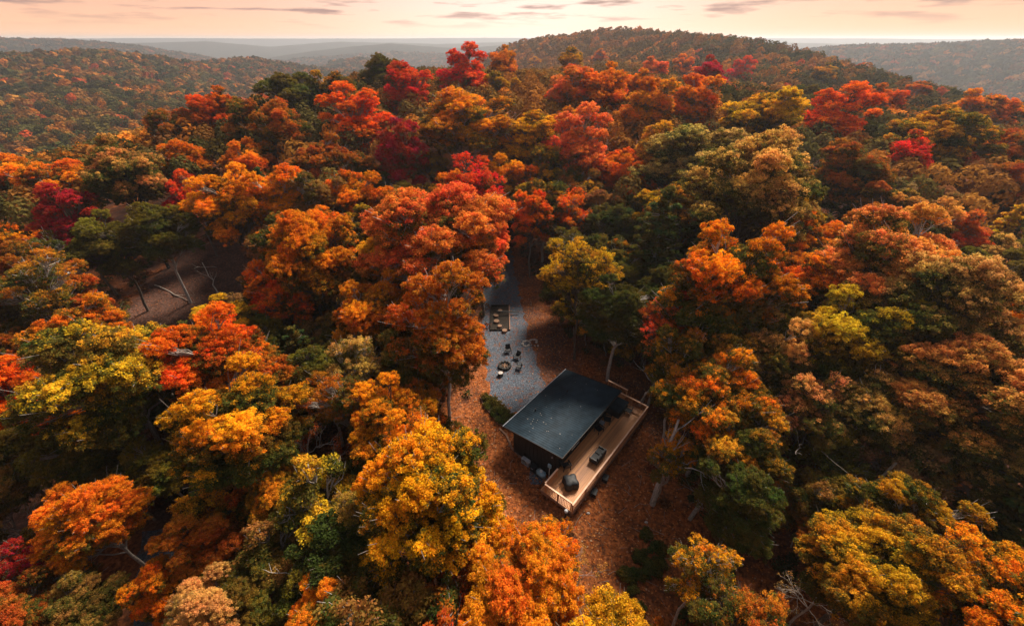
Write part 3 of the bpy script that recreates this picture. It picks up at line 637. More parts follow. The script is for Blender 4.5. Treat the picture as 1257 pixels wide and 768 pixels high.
T(1250, 500, 90, 'oak', 'amber', .25, 'amber oak cut by the right edge halfway down')
T(1098, 630, 96, 'maple', 'gold', .5, 'low olive gold maple above the amber oaks of the lower right corner')
T(1240, 620, 90, 'pine', 'dkgreen', .95, 'very dark pine at the right edge above the amber oak', short='the very dark edge pine')
T(1075, 705, 150, 'oak', 'gold', .5, 'left one of the two big amber oaks in the lower right corner', short='the left amber corner oak')
T(1190, 722, 170, 'oak', 'amber', .5, 'right one of the two big amber oaks in the lower right corner', short='the right amber corner oak')
T(995, 735, 80, 'bare', 'tan', .3, 'pale twiggy half bare tree left of the amber corner oaks', bark=(.42, .35, .3))
T(1020, 668, 60, 'maple', 'rust', .4, 'rust maple in the shade above the half bare corner tree')
T(856, 712, 88, 'airy', 'yellow', .5, 'yellow topped slender tree at the bottom right of the clearing', short='the yellow topped clearing tree')
T(918, 732, 58, 'bare', 'rust', .1, 'small leafless pale tree right of the yellow topped clearing tree', bark=(.5, .4, .35), var=0)
# bottom centre
T(520, 618, 170, 'round', 'goldamber', .3, 'large round amber maple left of the cabin', short='the large round amber maple', var=0)
T(560, 668, 70, 'maple', 'redorange', .1, 'red orange maple tucked under the right side of the round amber maple')
T(672, 668, 80, 'airy', 'amber', .12, 'amber tree with sparse top reaching the front corner of the deck', short='the sparse amber tree at the deck', smax=.8)
T(640, 728, 140, 'oak', 'orange', .1, 'bright orange amber oak at the bottom middle edge', short='the bright orange bottom oak')
T(712, 712, 70, 'bare', 'pinktan', .1, 'pale pink twiggy tree beside the bright orange bottom oak', bark=(.45, .33, .3))
T(545, 745, 70, 'sapling', 'tan', .2, 'small tan sapling below the round amber maple')
T(470, 735, 74, 'oak', 'gold', .5, 'olive gold oak at the bottom edge left of the round amber maple')
T(398, 764, 100, 'oak', 'orange', .3, 'orange gold oak cut by the bottom edge')
T(440, 640, 84, 'airy', 'brown', .5, 'thin brown tree in the shade left of the round amber maple')
T(425, 500, 84, 'airy', 'rust', .4, 'rust leaved slender tree above the round amber maple')
# centre
T(540, 290, 165, 'oak', 'coral', .12, 'largest coral orange oak left of the top of the drive', short='the largest coral orange oak')
T(590, 300, 66, 'maple', 'coral', .12, 'coral maple at the right flank of the largest coral oak')
T(538, 405, 112, 'maple', 'rust', .25, 'rusty orange maple hanging over the fire pit', short='the rusty maple over the fire pit')
T(500, 450, 70, 'maple', 'brown', .35, 'brownish maple left of the fire pit')
T(455, 390, 88, 'oak', 'orange', .2, 'orange oak with bright puffs left of the rusty maple', short='the puffy orange oak')
T(372, 310, 108, 'oak', 'orange', .28, 'amber tan oak left of the largest coral orange oak', short='the amber tan centre oak')
T(400, 352, 74, 'oak', 'tan', .3, 'pale tan oak between the amber tan oak and the puffy orange oak')
T(350, 380, 60, 'airy', 'redorange', .3, 'small red orange tree under the amber tan centre oak')
T(440, 250, 70, 'oak', 'amber', .3, 'amber oak just behind the largest coral orange oak')
T(405, 205, 70, 'oak', 'rust', .4, 'rust oak below the broad red orange ridge maple')
T(345, 165, 66, 'oak', 'rust', .45, 'rusty green oak under the dark green skyline oak')
T(350, 245, 80, 'oak', 'amber', .22, 'right one of two amber oaks above the left clearing', short='the right amber oak of the pair')
T(285, 252, 84, 'oak', 'amber', .25, 'left one of two amber oaks above the left clearing', short='the left amber oak of the pair')
T(300, 205, 64, 'oak', 'orange', .3, 'orange oak uphill of the two amber oaks')
T(305, 160, 60, 'maple', 'rust', .5, 'rusty maple at the upper left of the ridge')
T(268, 142, 56, 'maple', 'redorange', .25, 'red orange maple at the left shoulder of the ridge skyline', short='the red orange shoulder maple')
T(215, 162, 66, 'oak', 'rust', .4, 'rust oak left of the red orange shoulder maple')
T(225, 205, 60, 'oak', 'orange', .3, 'orange oak below the rust oak of the left shoulder')
T(238, 248, 46, 'maple', 'scarlet', .2, 'small scarlet maple left of the two amber oaks', short='the small scarlet maple')
T(205, 240, 52, 'bare', 'tan', .1, 'pale half bare tree left of the small scarlet maple', bark=(.35, .29, .22))
T(155, 225, 90, 'oak', 'tan', .6, 'dark olive oak with a bent black trunk in the upper left wood', short='the dark olive bent oak', bark=(.03, .026, .024))
T(72, 228, 84, 'oak', 'orange', .25, 'orange oak behind the crimson maple on the left', short='the orange oak on the left rim')
T(20, 228, 70, 'oak', 'orange', .3, 'orange oak at the left edge below the valley')
T(90, 272, 68, 'maple', 'crimson', .08, 'dusty crimson maple in the left wood', short='the dusty crimson maple')
T(10, 300, 62, 'oak', 'amber', .12, 'glowing amber oak cut by the left edge', short='the glowing amber edge oak')
T(135, 300, 72, 'oak', 'olive', .65, 'olive oak right below the dusty crimson maple')
T(36, 355, 84, 'airy', 'gold', .6, 'thin olive gold tree with visible grey trunk near the left edge', short='the thin olive tree on the left')
T(85, 365, 60, 'maple', 'rust', .2, 'dark rust maple above the big olive gold oak')
T(282, 402, 70, 'oak', 'gold', .5, 'olive gold oak at the lower side of the left clearing', short='the olive gold clearing oak')
T(320, 420, 70, 'oak', 'olive', .7, 'dark olive oak right of the olive gold clearing oak')
# left bottom block
T(130, 462, 165, 'oak', 'gold', .6, 'very big olive gold oak in the left wood', short='the very big olive gold oak', smax=1.6)
T(24, 492, 92, 'maple', 'redorange', .05, 'fiery red orange maple at the left edge', short='the fiery left edge maple')
T(60, 540, 60, 'maple', 'scarlet', .3, 'scarlet tree low under the very big olive gold oak')
T(250, 452, 130, 'oak', 'redorange', .3, 'wide red orange oak right of the very big olive gold oak', short='the wide red orange oak')
T(330, 470, 80, 'oak', 'rust', .3, 'rust oak at the right flank of the wide red orange oak')
T(285, 535, 140, 'oak', 'yellow', .55, 'yellow topped big oak below the wide red orange oak', short='the yellow topped big oak')
T(375, 545, 96, 'bare', 'coral', .1, 'tree of white branches and few pinkish leaves right of the yellow oak', bark=(.6, .52, .48), short='the white branched tree', var=2)
T(340, 600, 80, 'oak', 'gold', .5, 'olive gold oak under the white branched tree')
T(200, 570, 80, 'oak', 'olive', .6, 'olive oak left of the yellow topped big oak')
T(110, 560, 86, 'oak', 'olive', .7, 'dull olive oak under the very big olive gold oak')
T(135, 640, 96, 'oak', 'orange', .08, 'orange puffy oak standing alone in the lower left wood', short='the lone orange lower left oak')
T(238, 672, 74, 'maple', 'rust', .15, 'rust orange maple beside the dark path', short='the rust maple by the path')
T(196, 728, 62, 'maple', 'amber', .2, 'small amber maple on the left side of the dark path')
T(250, 756, 70, 'oak', 'tan', .12, 'peach tan oak at the bottom edge by the dark path')
T(18, 712, 76, 'airy', 'crimson', .05, 'loose crimson tree in the lower left corner', short='the crimson corner tree')
T(40, 640, 84, 'bare', 'brown', .4, 'thin brown half bare tree above the crimson corner tree', bark=(.3, .27, .24))
T(60, 590, 74, 'bare', 'olive', .5, 'grey branched thin tree under the fiery left edge maple', bark=(.34, .31, .28))
T(430, 580, 60, 'bare', 'brown', .3, 'greyish bare tree between the white branched tree and the round amber maple', bark=(.36, .3, .27))
T(330, 680, 90, 'sapling', 'brown', .4, 'low brown undergrowth tree in the dark lower left hollow')
T(300, 640, 60, 'sapling', 'rust', .3, 'low rust sapling near the dark path')
T(90, 725, 60, 'sapling', 'brown', .4, 'low brown sapling right of the crimson corner tree')
T(12, 570, 84, 'oak', 'olive', .6, 'olive oak at the left edge under the fiery left edge maple')
T(20, 440, 60, 'oak', 'rust', .5, 'dull rust oak at the left edge above the fiery maple')
T(-20, 620, 90, 'oak', 'brown', .5, 'brown oak mostly outside the left edge')
T(70, 675, 62, 'sapling', 'olive', .5, 'low olive sapling between the lone orange oak and the crimson corner tree')
T(150, 590, 70, 'oak', 'olive', .7, 'green olive oak behind the lone orange lower left oak')
T(100, 750, 80, 'oak', 'brown', .6, 'brown green oak at the bottom edge left of the dark path')
T(320, 735, 80, 'oak', 'olive', .6, 'dark olive oak at the bottom edge right of the peach tan oak')
T(30, 760, 70, 'oak', 'rust', .5, 'rust oak cut by the lower left corner')
T(700, 88, 44, 'maple', 'gold', .4, 'yellow green maple on the crest right of the golden skyline maple')
T(780, 120, 46, 'maple', 'orange', .08, 'bright orange maple between the hazy orange maple and the amber one')
T(680, 215, 50, 'maple', 'gold', .5, 'yellow olive tree between the tall yellow and the bright coral ones')
T(1010, 95, 46, 'maple', 'gold', .5, 'golden green tree on the crest right of the wide scarlet maple')
T(1120, 120, 46, 'maple', 'redorange', .2, 'red orange maple in front of the foot of the right hill')
T(950, 620, 60, 'sapling', 'rust', .3, 'rusty red sapling right of the fresh green tree')
T(188, 280, 74, 'oak', 'olive', .75, 'dark olive oak closing the upper edge of the left clearing')
T(610, 165, 44, 'maple', 'amber', .1, 'amber maple between the large olive gold ridge oak and the tall yellow one')
T(690, 160, 44, 'maple', 'orange', .05, 'bright orange maple behind the bright coral red maple')
HAND = len(TREES)
# evergreen shrubs in the leafy clearing in front of the cabin
for i, (u, v, s, lab) in enumerate([(794, 654, .8, 'topmost small evergreen shrub in the clearing in front of the cabin'), (808, 672, 1.0, 'evergreen shrub on the right of the clearing shrubs, second from the top'), (787, 680, .85, 'narrow evergreen shrub in the middle of the clearing shrubs'),
        (798, 697, 1.15, 'tallest evergreen shrub in the middle of the clearing shrubs'), (771, 704, 1.05, 'wide evergreen shrub at the left of the clearing shrubs'), (785, 704, .8, 'small evergreen shrub between the wide left shrub and the tallest one'), (811, 690, .8, 'evergreen shrub nearest the yellow topped tree'),
        (778, 721, .62, 'small evergreen shrub just below the wide left shrub'), (787, 745, .7, 'lowest evergreen shrub alone near the bottom of the clearing')]):
    x, y = ground_at(u, v, .4); add_tree('bush', x, y, 0, s * .72, s * .8, 'dkgreen', 1.0, lab)
x, y = ground_at(727, 578, .4); add_tree('bush', x, y, 0, .5, .7, 'tan', .2, 'pale dried bush against the outer side of the deck', bark=(.5, .45, .4))['group'] = 'dry bushes by the deck'
SHRUBS = len(TREES)
# trees filling the rest of the wood
SHORT = [t for t in TREES[:HAND] if t['short'] != t['label']]
used = {t['label'] for t in TREES}
def rel_label(cw, kn, u, v):
    best = sorted(SHORT, key=lambda t: math.hypot(t['u'] - u, t['v'] - v))
    for size in ('', 'smaller '):
        for t in best[:14]:
            du, dv = u - t['u'], v - t['v']
            if abs(du) > 2 * abs(dv): w = 'right of' if du > 0 else 'left of'
            elif abs(dv) > 2 * abs(du): w = 'in front of' if dv > 0 else 'behind'
            else: w = ('in front and ' if dv > 0 else 'behind and ') + ('right of' if du > 0 else 'left of')
            if math.hypot(du, dv) > 230: continue
            lab = f"{size}{cw} {kn} {w} {t['short']}"
            if lab not in used and len(lab.split()) <= 16: used.add(lab); return lab
    return None

rf = np.random.default_rng(9)
OPEN_D = [(1000, 600), (1060, 560), (1100, 550), (1090, 590), (1040, 650), (1005, 655)]
def disc_hits(u, v, r, poly):
    for k in range(8):
        if inside((u + r * math.cos(k * .785), v + r * math.sin(k * .785)), poly): return True
    return inside((u, v), poly)
cand = []
for r in np.arange(7, 175, 1.0):
    n = int(2 * 0.96 * r / 1.6)
    for _ in range(n):
        a = rf.uniform(-.98, .98); rr = r + rf.uniform(-.5, .5); cand.append((rr * math.sin(a), rr * math.cos(a)))
cand = np.array(cand); cz = terrain(cand[:, 0], cand[:, 1])
order = rf.permutation(len(cand)); order = order[np.argsort(np.floor(np.hypot(cand[order, 0], cand[order, 1]) / 25), kind='stable')]
pos = [(t['x'], t['y'], t['r']) for t in TREES[:HAND]]
handuv = [(t['u'], t['v'], t['w'], t['pr']) for t in TREES[:HAND]]
nfill = 0; FAR_NEAR = []
NMAX = 289 - SHRUBS
for i in order:
    x, y = cand[i]; d = math.hypot(x, y); s = rf.uniform(.7, 1.0) * (1.0 if d > 45 else .85)
    kind = ['oak', 'maple', 'oak', 'airy', 'maple', 'round', 'oak', 'pine'][int(rf.integers(8))]
    if kind == 'pine' and rf.random() < .7: kind = 'oak'
    p = PROTO[kind][0]; r = p['R'] * s; z = cz[i]; u, v, w = project(x, y, z + p['zc'] * s); pr = F * r / w
    if u < -110 or u > W0 + 110 or v > H0 + 130: continue
    P = np.array(pos); dd = np.hypot(P[:, 0] - x, P[:, 1] - y)
    if (dd < 0.60 * (P[:, 2] + r)).any(): continue
    if any(disc_hits(u, v, pr * .9, q) for q in (OPEN_A, OPEN_B, OPEN_C, OPEN_D)): continue
    if any(inside(project(x, y, z)[:2], q) for q in (OPEN_A, OPEN_B, OPEN_C)): continue
    blk = False
    for hu, hv, hw, hp in handuv:
        if w < hw and math.hypot(u - hu, v - hv) < pr * .95 + hp * .5: blk = True; break
    if blk: continue
    # canopy of a tree that stands right in front of the skyline would hide it
    if d < 40 and v < 250: continue
    near = sorted(TREES[:HAND], key=lambda t: math.hypot(t['u'] - u, t['v'] - v))[:4]
    t = near[int(rf.integers(len(near)))]; colour = t['colour']
    if colour in ('scarlet', 'crimson', 'coral') and rf.random() < .72: colour = ['rust', 'brown', 'olive', 'orange', 'gold'][int(rf.integers(5))]
    if rf.random() < .3: colour = ['olive', 'rust', 'brown', 'gold', 'olive', 'orange'][int(rf.integers(6))]
    if colour == 'goldamber': colour = 'amber'
    if v < 170 and colour in ('rust', 'brown', 'mauve') and rf.random() < .7: colour = ['orange', 'amber', 'gold', 'redorange'][int(rf.integers(4))]
    if kind == 'pine': colour = 'pinegreen'
    g = float(np.clip(t['green'] + rf.normal(.15, .15) - (.25 if v < 170 else 0), .03, .9))
    if nfill >= NMAX or d > 150: FAR_NEAR.append((x, y, z, r, colour)); pos.append((x, y, r)); continue
    lab = rel_label(('greenish ' if g > .55 and colour not in ('olive', 'green', 'dkgreen', 'pinegreen') else '') + WORD[colour], {'oak': 'oak', 'maple': 'maple', 'airy': 'slender tree', 'round': 'round tree', 'pine': 'pine'}[kind], u, v)
    if lab is None: lab = rel_label(WORD[colour] + ' wood', 'tree', u, v)
    if lab is None: continue
    add_tree(kind, x, y, z, s, s * rf.uniform(.9, 1.1), colour, g, lab); pos.append((x, y, r)); nfill += 1
# saplings and low trees in the gaps
nsap = 0
for i in order:
    x, y = cand[i]; d = math.hypot(x, y)
    if d > 75 or nsap >= 130: continue
    s = rf.uniform(.75, 1.25); p = PROTO['sapling'][0]; r = p['R'] * s; z = cz[i]; u, v, w = project(x, y, z + p['zc'] * s); pr = F * r / w
    if u < -60 or u > W0 + 60 or v > H0 + 60: continue
    P = np.array(pos); dd = np.hypot(P[:, 0] - x, P[:, 1] - y)
    if (dd < 0.5 * P[:, 2] + .5 * r).any(): continue
    if any(disc_hits(u, v, pr, q) for q in (OPEN_A, OPEN_B, OPEN_C)): continue
    if any(inside(project(x, y, z)[:2], q) for q in (OPEN_A, OPEN_B, OPEN_C)): continue
    colour = ['olive', 'rust', 'brown', 'green', 'gold', 'olive', 'mauve'][int(rf.integers(7))]
    lab = rel_label('low ' + WORD[colour], 'sapling', u, v)
    if lab is None: continue
    add_tree('sapling', x, y, z, s, s * rf.uniform(.8, 1.1), colour, .4, lab); pos.append((x, y, r)); nsap += 1
print('saplings', nsap)
print('hand', HAND, 'shrubs', SHRUBS, 'fill', nfill, 'left for stuff', len(FAR_NEAR), 'hand clamp', [(round(t['u']), round(t['v']), round(math.hypot(t['x'], t['y']))) for t in TREES[:HAND] if math.hypot(t['x'], t['y']) > 160])

# ------------------------------------------------------------------ the far woods: uncountable, one object
def far_wood():
    rng = np.random.default_rng(4)
    xs, ys, rs = [], [], []
    for (r0, r1, sp) in ((120, 450, 6.4), (450, 1000, 8.0), (1000, 2000, 12.0)):
        r = r0
        while r < r1:
            n = int(2 * 1.0 * r / sp); a = (np.arange(n) + rng.random(n) * .8) / n * 2.0 - 1.0; q = r + rng.uniform(-.45, .45, n) * sp
            xs.append(q * np.sin(a)); ys.append(q * np.cos(a)); rs.append(np.full(n, sp * .62)); r += sp * .87
    x = np.concatenate(xs); y = np.concatenate(ys); R0 = np.concatenate(rs) * rng.uniform(.6, 1.4, sum(map(len, xs)))
    if FAR_NEAR: pass
    z = terrain(x, y); d = np.hypot(x, y)
    P = np.array(pos); keep = np.ones(len(x), bool)
    nr = np.nonzero(d < 180)[0]
    for k in nr:
        if np.hypot(P[:, 0] - x[k], P[:, 1] - y[k]).min() < 6.0 or d[k] < 125: keep[k] = False
    # drop what lies well hidden behind a crest
    H = rng.uniform(11, 16.5, len(x)); el = (z + H - CAMZ) / d; az = np.arctan2(x, y); b = ((az + 1.1) / 2.2 * 300).astype(int)
    o = np.argsort(d); mxe = np.full(301, -9.0); vis = np.zeros(len(x), bool)
    for k in o:
        e = mxe[max(0, b[k] - 1):b[k] + 2].min()
        if el[k] > e - (10.0 / d[k]): vis[k] = True
        if el[k] > mxe[b[k]]: mxe[b[k]] = min(el[k], mxe[b[k]] + .02) if mxe[b[k]] > -8 else el[k]
    keep &= vis
    x, y, z, H, R0, d = [a[keep] for a in (x, y, z, H, R0, d)]
    for (fx, fy, fz, fr, fc) in FAR_NEAR:
        x = np.append(x, fx); y = np.append(y, fy); z = np.append(z, fz); H = np.append(H, 14.5); R0 = np.append(R0, fr); d = np.append(d, math.hypot(fx, fy))
    fp = []      # the wood goes on past the edges of the picture
    for gx in np.arange(-130, 131, 6.6):
        for gy in np.arange(-40, 131, 6.6):
            qx, qy = gx + rng.uniform(-2.2, 2.2), gy + rng.uniform(-2.2, 2.2); fr = rng.uniform(2.6, 4.4); zz = tz(qx, qy); u, v, w = project(qx, qy, zz + 11); pr = F * fr / max(w, 1)
            if w > 3 and -60 - pr < u < W0 + 60 + pr and v < H0 + 60 + pr: continue
            if np.hypot(P[:, 0] - qx, P[:, 1] - qy).min() < 5.2: continue
            fp.append((qx, qy, zz, fr))
    for (fx, fy, fz, fr) in fp:
        x = np.append(x, fx); y = np.append(y, fy); z = np.append(z, fz); H = np.append(H, rng.uniform(12, 16)); R0 = np.append(R0, fr); d = np.append(d, 1.0)
    print('beyond the frame', len(fp))
    n = len(x)
    pal = np.array([(.24, .10, .02), (.38, .14, .02), (.62, .20, .02), (.10, .085, .02), (.045, .06, .018), (.40, .18, .03), (.50, .075, .02), (.20, .08, .025), (.065, .06, .02)])
    wts = np.array([.16, .13, .08, .17, .19, .06, .03, .06, .12]); cn = wob(x, y, 60, 14) ; ci = rng.choice(len(pal), n, p=wts); pn = wob(x, y, 38, 20); grn = (wob(x, y, 75, 26) + rng.normal(0, .16, n)) > .08; ci = np.where(grn, rng.choice([3, 4, 8, 4, 0], n), ci)
    C = .82 * pal[ci] + .18 * np.array([.19, .085, .02])[None] * (1 + pn[:, None]); C = C * rng.uniform(.75, 1.25, (n, 1)) * (1 + .35 * cn[:, None])
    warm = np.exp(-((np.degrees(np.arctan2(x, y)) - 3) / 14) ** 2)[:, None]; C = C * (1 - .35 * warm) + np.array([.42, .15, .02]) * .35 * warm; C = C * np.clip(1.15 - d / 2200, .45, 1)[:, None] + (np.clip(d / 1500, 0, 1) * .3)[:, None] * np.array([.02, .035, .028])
    print('far trees', n, (d < 450).sum(), (d > 1000).sum())
    Vs, Fs, Cs, off = [], [], [], 0
    for lo, hi, nt, ts in ((0, 2, 1500, .26), (2, 260, 300, .50), (260, 450, 150, .75), (450, 1000, 46, 1.5), (1000, 9999, 14, 3.6)):
        idx = np.nonzero((d >= lo) & (d < hi))[0]; m = len(idx)
        if not m: continue
        tpl = []
        for _ in range(7):   # lumpy dome of small faces
            lob = unit(rng.normal(0, 1, (7, 3))); dirs = unit(rng.normal(0, 1, (nt, 3))); dirs[:, 2] = np.where(dirs[:, 2] < -.35, -dirs[:, 2], dirs[:, 2])
            bump = .78 + .3 * np.max(np.clip(dirs @ lob.T, 0, 1) ** 4, axis=1); p = dirs * bump[:, None] * rng.uniform(.86, 1.0, (nt, 1)); nrm = unit(dirs + rng.normal(0, .4, (nt, 3)))
            a = unit(np.cross(nrm, unit(rng.normal(0, 1, (nt, 3))))); b_ = np.cross(nrm, a); tpl.append((p, a, b_, rng.uniform(.75, 1.25, nt)))
        ti = rng.integers(0, 7, m)
        Pp = np.stack([t[0] for t in tpl])[ti]; A = np.stack([t[1] for t in tpl])[ti]; B = np.stack([t[2] for t in tpl])[ti]; K = np.stack([t[3] for t in tpl])[ti]
        rx = R0[idx]; rz = np.minimum(H[idx] * .42, rx * 1.25); cen = np.stack([x[idx], y[idx], z[idx] + H[idx] - rz], 1)
        sc = np.stack([rx, rx, rz], 1)[:, None]; Q = cen[:, None] + Pp * sc; t_ = ts * (rx / 4.0)[:, None, None]
        V = np.stack([Q + A * t_, Q - A * t_ * .5 + B * t_ * .8, Q - A * t_ * .5 - B * t_ * .8], 2).reshape(-1, 3)
        Cc = np.ones((m, nt, 3, 4)); Cc[..., :3] = (C[idx][:, None] * K[..., None])[:, :, None]
        Vs.append(V); Fs.append(off + np.arange(len(V)).reshape(-1, 3)); Cs.append(Cc.reshape(-1, 4)); off += len(V)
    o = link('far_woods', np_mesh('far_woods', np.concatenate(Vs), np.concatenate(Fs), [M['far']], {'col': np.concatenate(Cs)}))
    tag(o, 'hazy mixed autumn forest covering the valley and the hills beyond the ridge', 'forest', kind='stuff')
far_wood()

# fallen leaves lying loose on the open ground, brushwood on the forest floor
def litter():
    rng = np.random.default_rng(8); n = 60000; x = rng.uniform(-22, 26, n); y = rng.uniform(5, 60, n)
    ga = to_ground([(594, 300), (627, 305), (634, 345), (643, 385), (650, 420), (662, 455), (670, 475), (652, 500), (628, 508), (604, 490), (596, 450), (592, 400), (590, 350)])
    on = inside_np(x, y, ga); keep = ~on | (rng.random(n) < .16); x = x[keep]; y = y[keep]
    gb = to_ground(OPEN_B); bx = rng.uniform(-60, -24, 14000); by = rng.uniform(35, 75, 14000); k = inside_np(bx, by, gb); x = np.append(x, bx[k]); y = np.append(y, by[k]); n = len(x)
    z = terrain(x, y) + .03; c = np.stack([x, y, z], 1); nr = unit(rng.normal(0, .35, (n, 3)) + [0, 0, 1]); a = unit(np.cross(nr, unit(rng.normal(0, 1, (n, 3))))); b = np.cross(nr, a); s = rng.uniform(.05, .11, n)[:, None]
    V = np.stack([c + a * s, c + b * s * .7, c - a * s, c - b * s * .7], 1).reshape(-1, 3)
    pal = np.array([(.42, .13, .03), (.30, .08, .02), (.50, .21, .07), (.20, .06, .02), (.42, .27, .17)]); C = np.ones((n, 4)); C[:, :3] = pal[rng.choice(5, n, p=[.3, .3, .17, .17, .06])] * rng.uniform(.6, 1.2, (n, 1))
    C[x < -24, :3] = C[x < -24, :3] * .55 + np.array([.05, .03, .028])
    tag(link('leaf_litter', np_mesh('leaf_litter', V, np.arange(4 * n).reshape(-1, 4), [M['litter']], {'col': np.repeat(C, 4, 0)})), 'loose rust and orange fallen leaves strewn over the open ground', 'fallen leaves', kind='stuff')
    n = 4200; r = np.sqrt(rng.random(n)) * 80 + 5; a = rng.uniform(-1.0, 1.0, n); x = r * np.sin(a); y = r * np.cos(a); k = np.ones(n, bool)
    for q in (OPEN_A, OPEN_B, OPEN_C): k &= ~inside_np(x, y, to_ground(q))
    x = x[k]; y = y[k]; n = len(x); C = np.stack([x, y, terrain(x, y) + .35], 1); rad = rng.uniform(.3, .9, n)
    V, Fq, col = leaf_cloud(C, rad, np.full(n, .5), np.zeros(n), 70, .19, rng, flat=.6, low=.3, shell=.2)
    pl = np.array([(.10, .04, .015), (.05, .055, .014), (.16, .07, .018), (.035, .04, .012), (.13, .035, .014)])[rng.integers(0, 5, n)]
    cc = np.ones((len(V), 4)); cc[:, :3] = np.repeat(pl, 280, 0) * (.6 + .8 * col[:, :1])
    tag(link('brushwood', np_mesh('brushwood', V, Fq, [M['litter']], {'col': cc})), 'low brown and green brushwood on the shaded forest floor', 'undergrowth', kind='stuff')
litter()
def twigs_on_ground():
    rng = np.random.default_rng(21); paths = []; poly = to_ground(OPEN_A)
    while len(paths) < 170:
        x, y = rng.uniform(-10, 22), rng.uniform(8, 55)
        if not inside((x, y), poly): continue
        if inside((x, y), [(-3.5, 26), (-3.5, 60), (4, 60), (4, 26)]) and rng.random() < .8: continue
        a = rng.uniform(0, 6.28); l = rng.uniform(.3, 1.6); paths.append((bend((x, y, .03), (x + l * math.cos(a), y + l * math.sin(a), .06), rng, 4, .08), np.linspace(rng.uniform(.012, .03), .006, 4)))
    V, Fq = tube_mesh(paths, 4); o = link('fallen_twigs', np_mesh('fallen_twigs', V, Fq, [M['bark']])); o.color = (.34, .27, .22, 1); tag(o, 'thin pale fallen twigs strewn over the leafy clearing', 'twigs', kind='stuff')
twigs_on_ground()
# air between the drone and the hills
hz, t, o_ = new_mat('haze_air'); pv = t.nodes.new('ShaderNodeVolumePrincipled'); pv.inputs['Color'].default_value = (.78, .84, .93, 1); pv.inputs['Density'].default_value = 2.1e-4; pv.inputs['Anisotropy'].default_value = .35
t.links.new(pv.outputs[0], o_.inputs['Volume'])
b = MB(); b.box((0, 0, -24.), (12900, 12900, 150)); tag(b.build('haze', hz), 'pale blue haze filling the valleys', 'haze', kind='stuff')

# ------------------------------------------------------------------ cabin (local x along the ridge-parallel side, local -y towards the deck)
AX, AY, AR = -0.73, 23.96, R(50)
def wpt(s, t, z=0.0):
    return (AX + s * math.cos(AR) + t * math.sin(AR), AY + s * math.sin(AR) - t * math.cos(AR), z)
cab = empty('cabin', wpt(4.7, 3.0), AR)
tag(cab, 'small black single storey cabin with a dark corrugated shed roof in the clearing', 'cabin')
CX, CY = 4.7, 3.0                       # local offsets: lx = s-4.7 ; ly = -(t-3)
def lc(s, t, z): return (s - CX, -(t - CY), z)
def wall_slab(s0, s1, t0, t1, ztop):    # ztop(t) height
    mb = MB(); bm = mb.bm
    c = [(s0, t0), (s1, t0), (s1, t1), (s0, t1)]
    lo = [bm.verts.new(lc(s, t, -0.05)) for s, t in c]; hi_ = [bm.verts.new(lc(s, t, ztop(t))) for s, t in c]
    bm.faces.new(lo[::-1]); bm.faces.new(hi_)
    for i in range(4): bm.faces.new((lo[i], lo[(i + 1) % 4], hi_[(i + 1) % 4], hi_[i]))
    return mb
ROOFZ = lambda t: 2.80 + 0.8 * t / 5.9
WT = lambda t: ROOFZ(t) - 0.16
S0, S1, T0, T1 = .28, 9.1, .9, 5.15
w = wall_slab(S0, S1, T0, T1, WT)
# upright battens
for k in range(23):
    s = S0 + .1 + k * .39
    for t, sg in ((T0 - .015, -1), (T1 + .015, 1)):
        w.box(lc(s, t, WT(t) / 2 - .02), (.045, .03, WT(t) - .06))
for k in range(11):
    t = T0 + .1 + k * .4
    for s in (S0 - .015, S1 + .015): w.box(lc(s, t, WT(t) / 2 - .02), (.03, .045, WT(t) - .08))
w.build('wall', M['black_wood'], cab)
def roof_mesh():
    # corrugated sheet: ribs run down the slope
    ns, ntt = 9.4, 5.9; k = int(ns / .045); ss = np.linspace(0, ns, k); tt = np.array([0, 5.9])
    prof = .013 * np.sin(ss * 2 * math.pi / .225)
    V = []
    for t in tt:
        for s, p_ in zip(ss, prof): V.append(lc(s, t, ROOFZ(t) + p_))
    for t in tt:
        for s, p_ in zip(ss, prof): V.append(lc(s, t, ROOFZ(t) + p_ - .03))
    i = np.arange(k - 1); top = np.stack([i, i + 1, k + i + 1, k + i], 1); bot = top[:, ::-1] + 2 * k
    e1 = np.stack([i + 1, i, 2 * k + i, 2 * k + i + 1], 1); e2 = np.stack([k + i, k + i + 1, 3 * k + i + 1, 3 * k + i], 1)
    return np_mesh('roof', np.array(V), [np.concatenate([top, bot, e1, e2])], [M['roof']], smooth=False)
roof = link('roof', roof_mesh(), cab)
def slab_strip(s0, s1, t0, t1, zo, th, mat, name, parent):
    mb = MB(); bm = mb.bm; c = [(s0, t0), (s1, t0), (s1, t1), (s0, t1)]
    lo = [bm.verts.new(lc(s, t, ROOFZ(t) + zo - th)) for s, t in c]; hi_ = [bm.verts.new(lc(s, t, ROOFZ(t) + zo)) for s, t in c]
    bm.faces.new(lo[::-1]); bm.faces.new(hi_)
    for i in range(4): bm.faces.new((lo[i], lo[(i + 1) % 4], hi_[(i + 1) % 4], hi_[i]))
    return mb.build(name, mat, parent)
slab_strip(.03, 9.37, .05, 5.85, -.06, .11, M['black_wood'], 'roof_deck', cab)
slab_strip(-.03, 9.43, -.06, -.005, .045, .15, M['trim'], 'gutter', cab)
slab_strip(-.045, -.004, 0, 5.93, .035, .17, M['blackmetal'], 'rake_trim', cab)
slab_strip(9.404, 9.445, 0, 5.93, .035, .17, M['blackmetal'], 'rake_trim', cab)
slab_strip(-.03, 9.43, 5.904, 5.95, .03, .16, M['blackmetal'], 'eave_trim', cab)
for s_, t_ in ((3.0, 1.1), (6.6, 2.0)):
    MB().cyl(lc(s_, t_, ROOFZ(t_) + .12), .05, .3, 12).build('roof_vent', M['blackmetal'], cab)
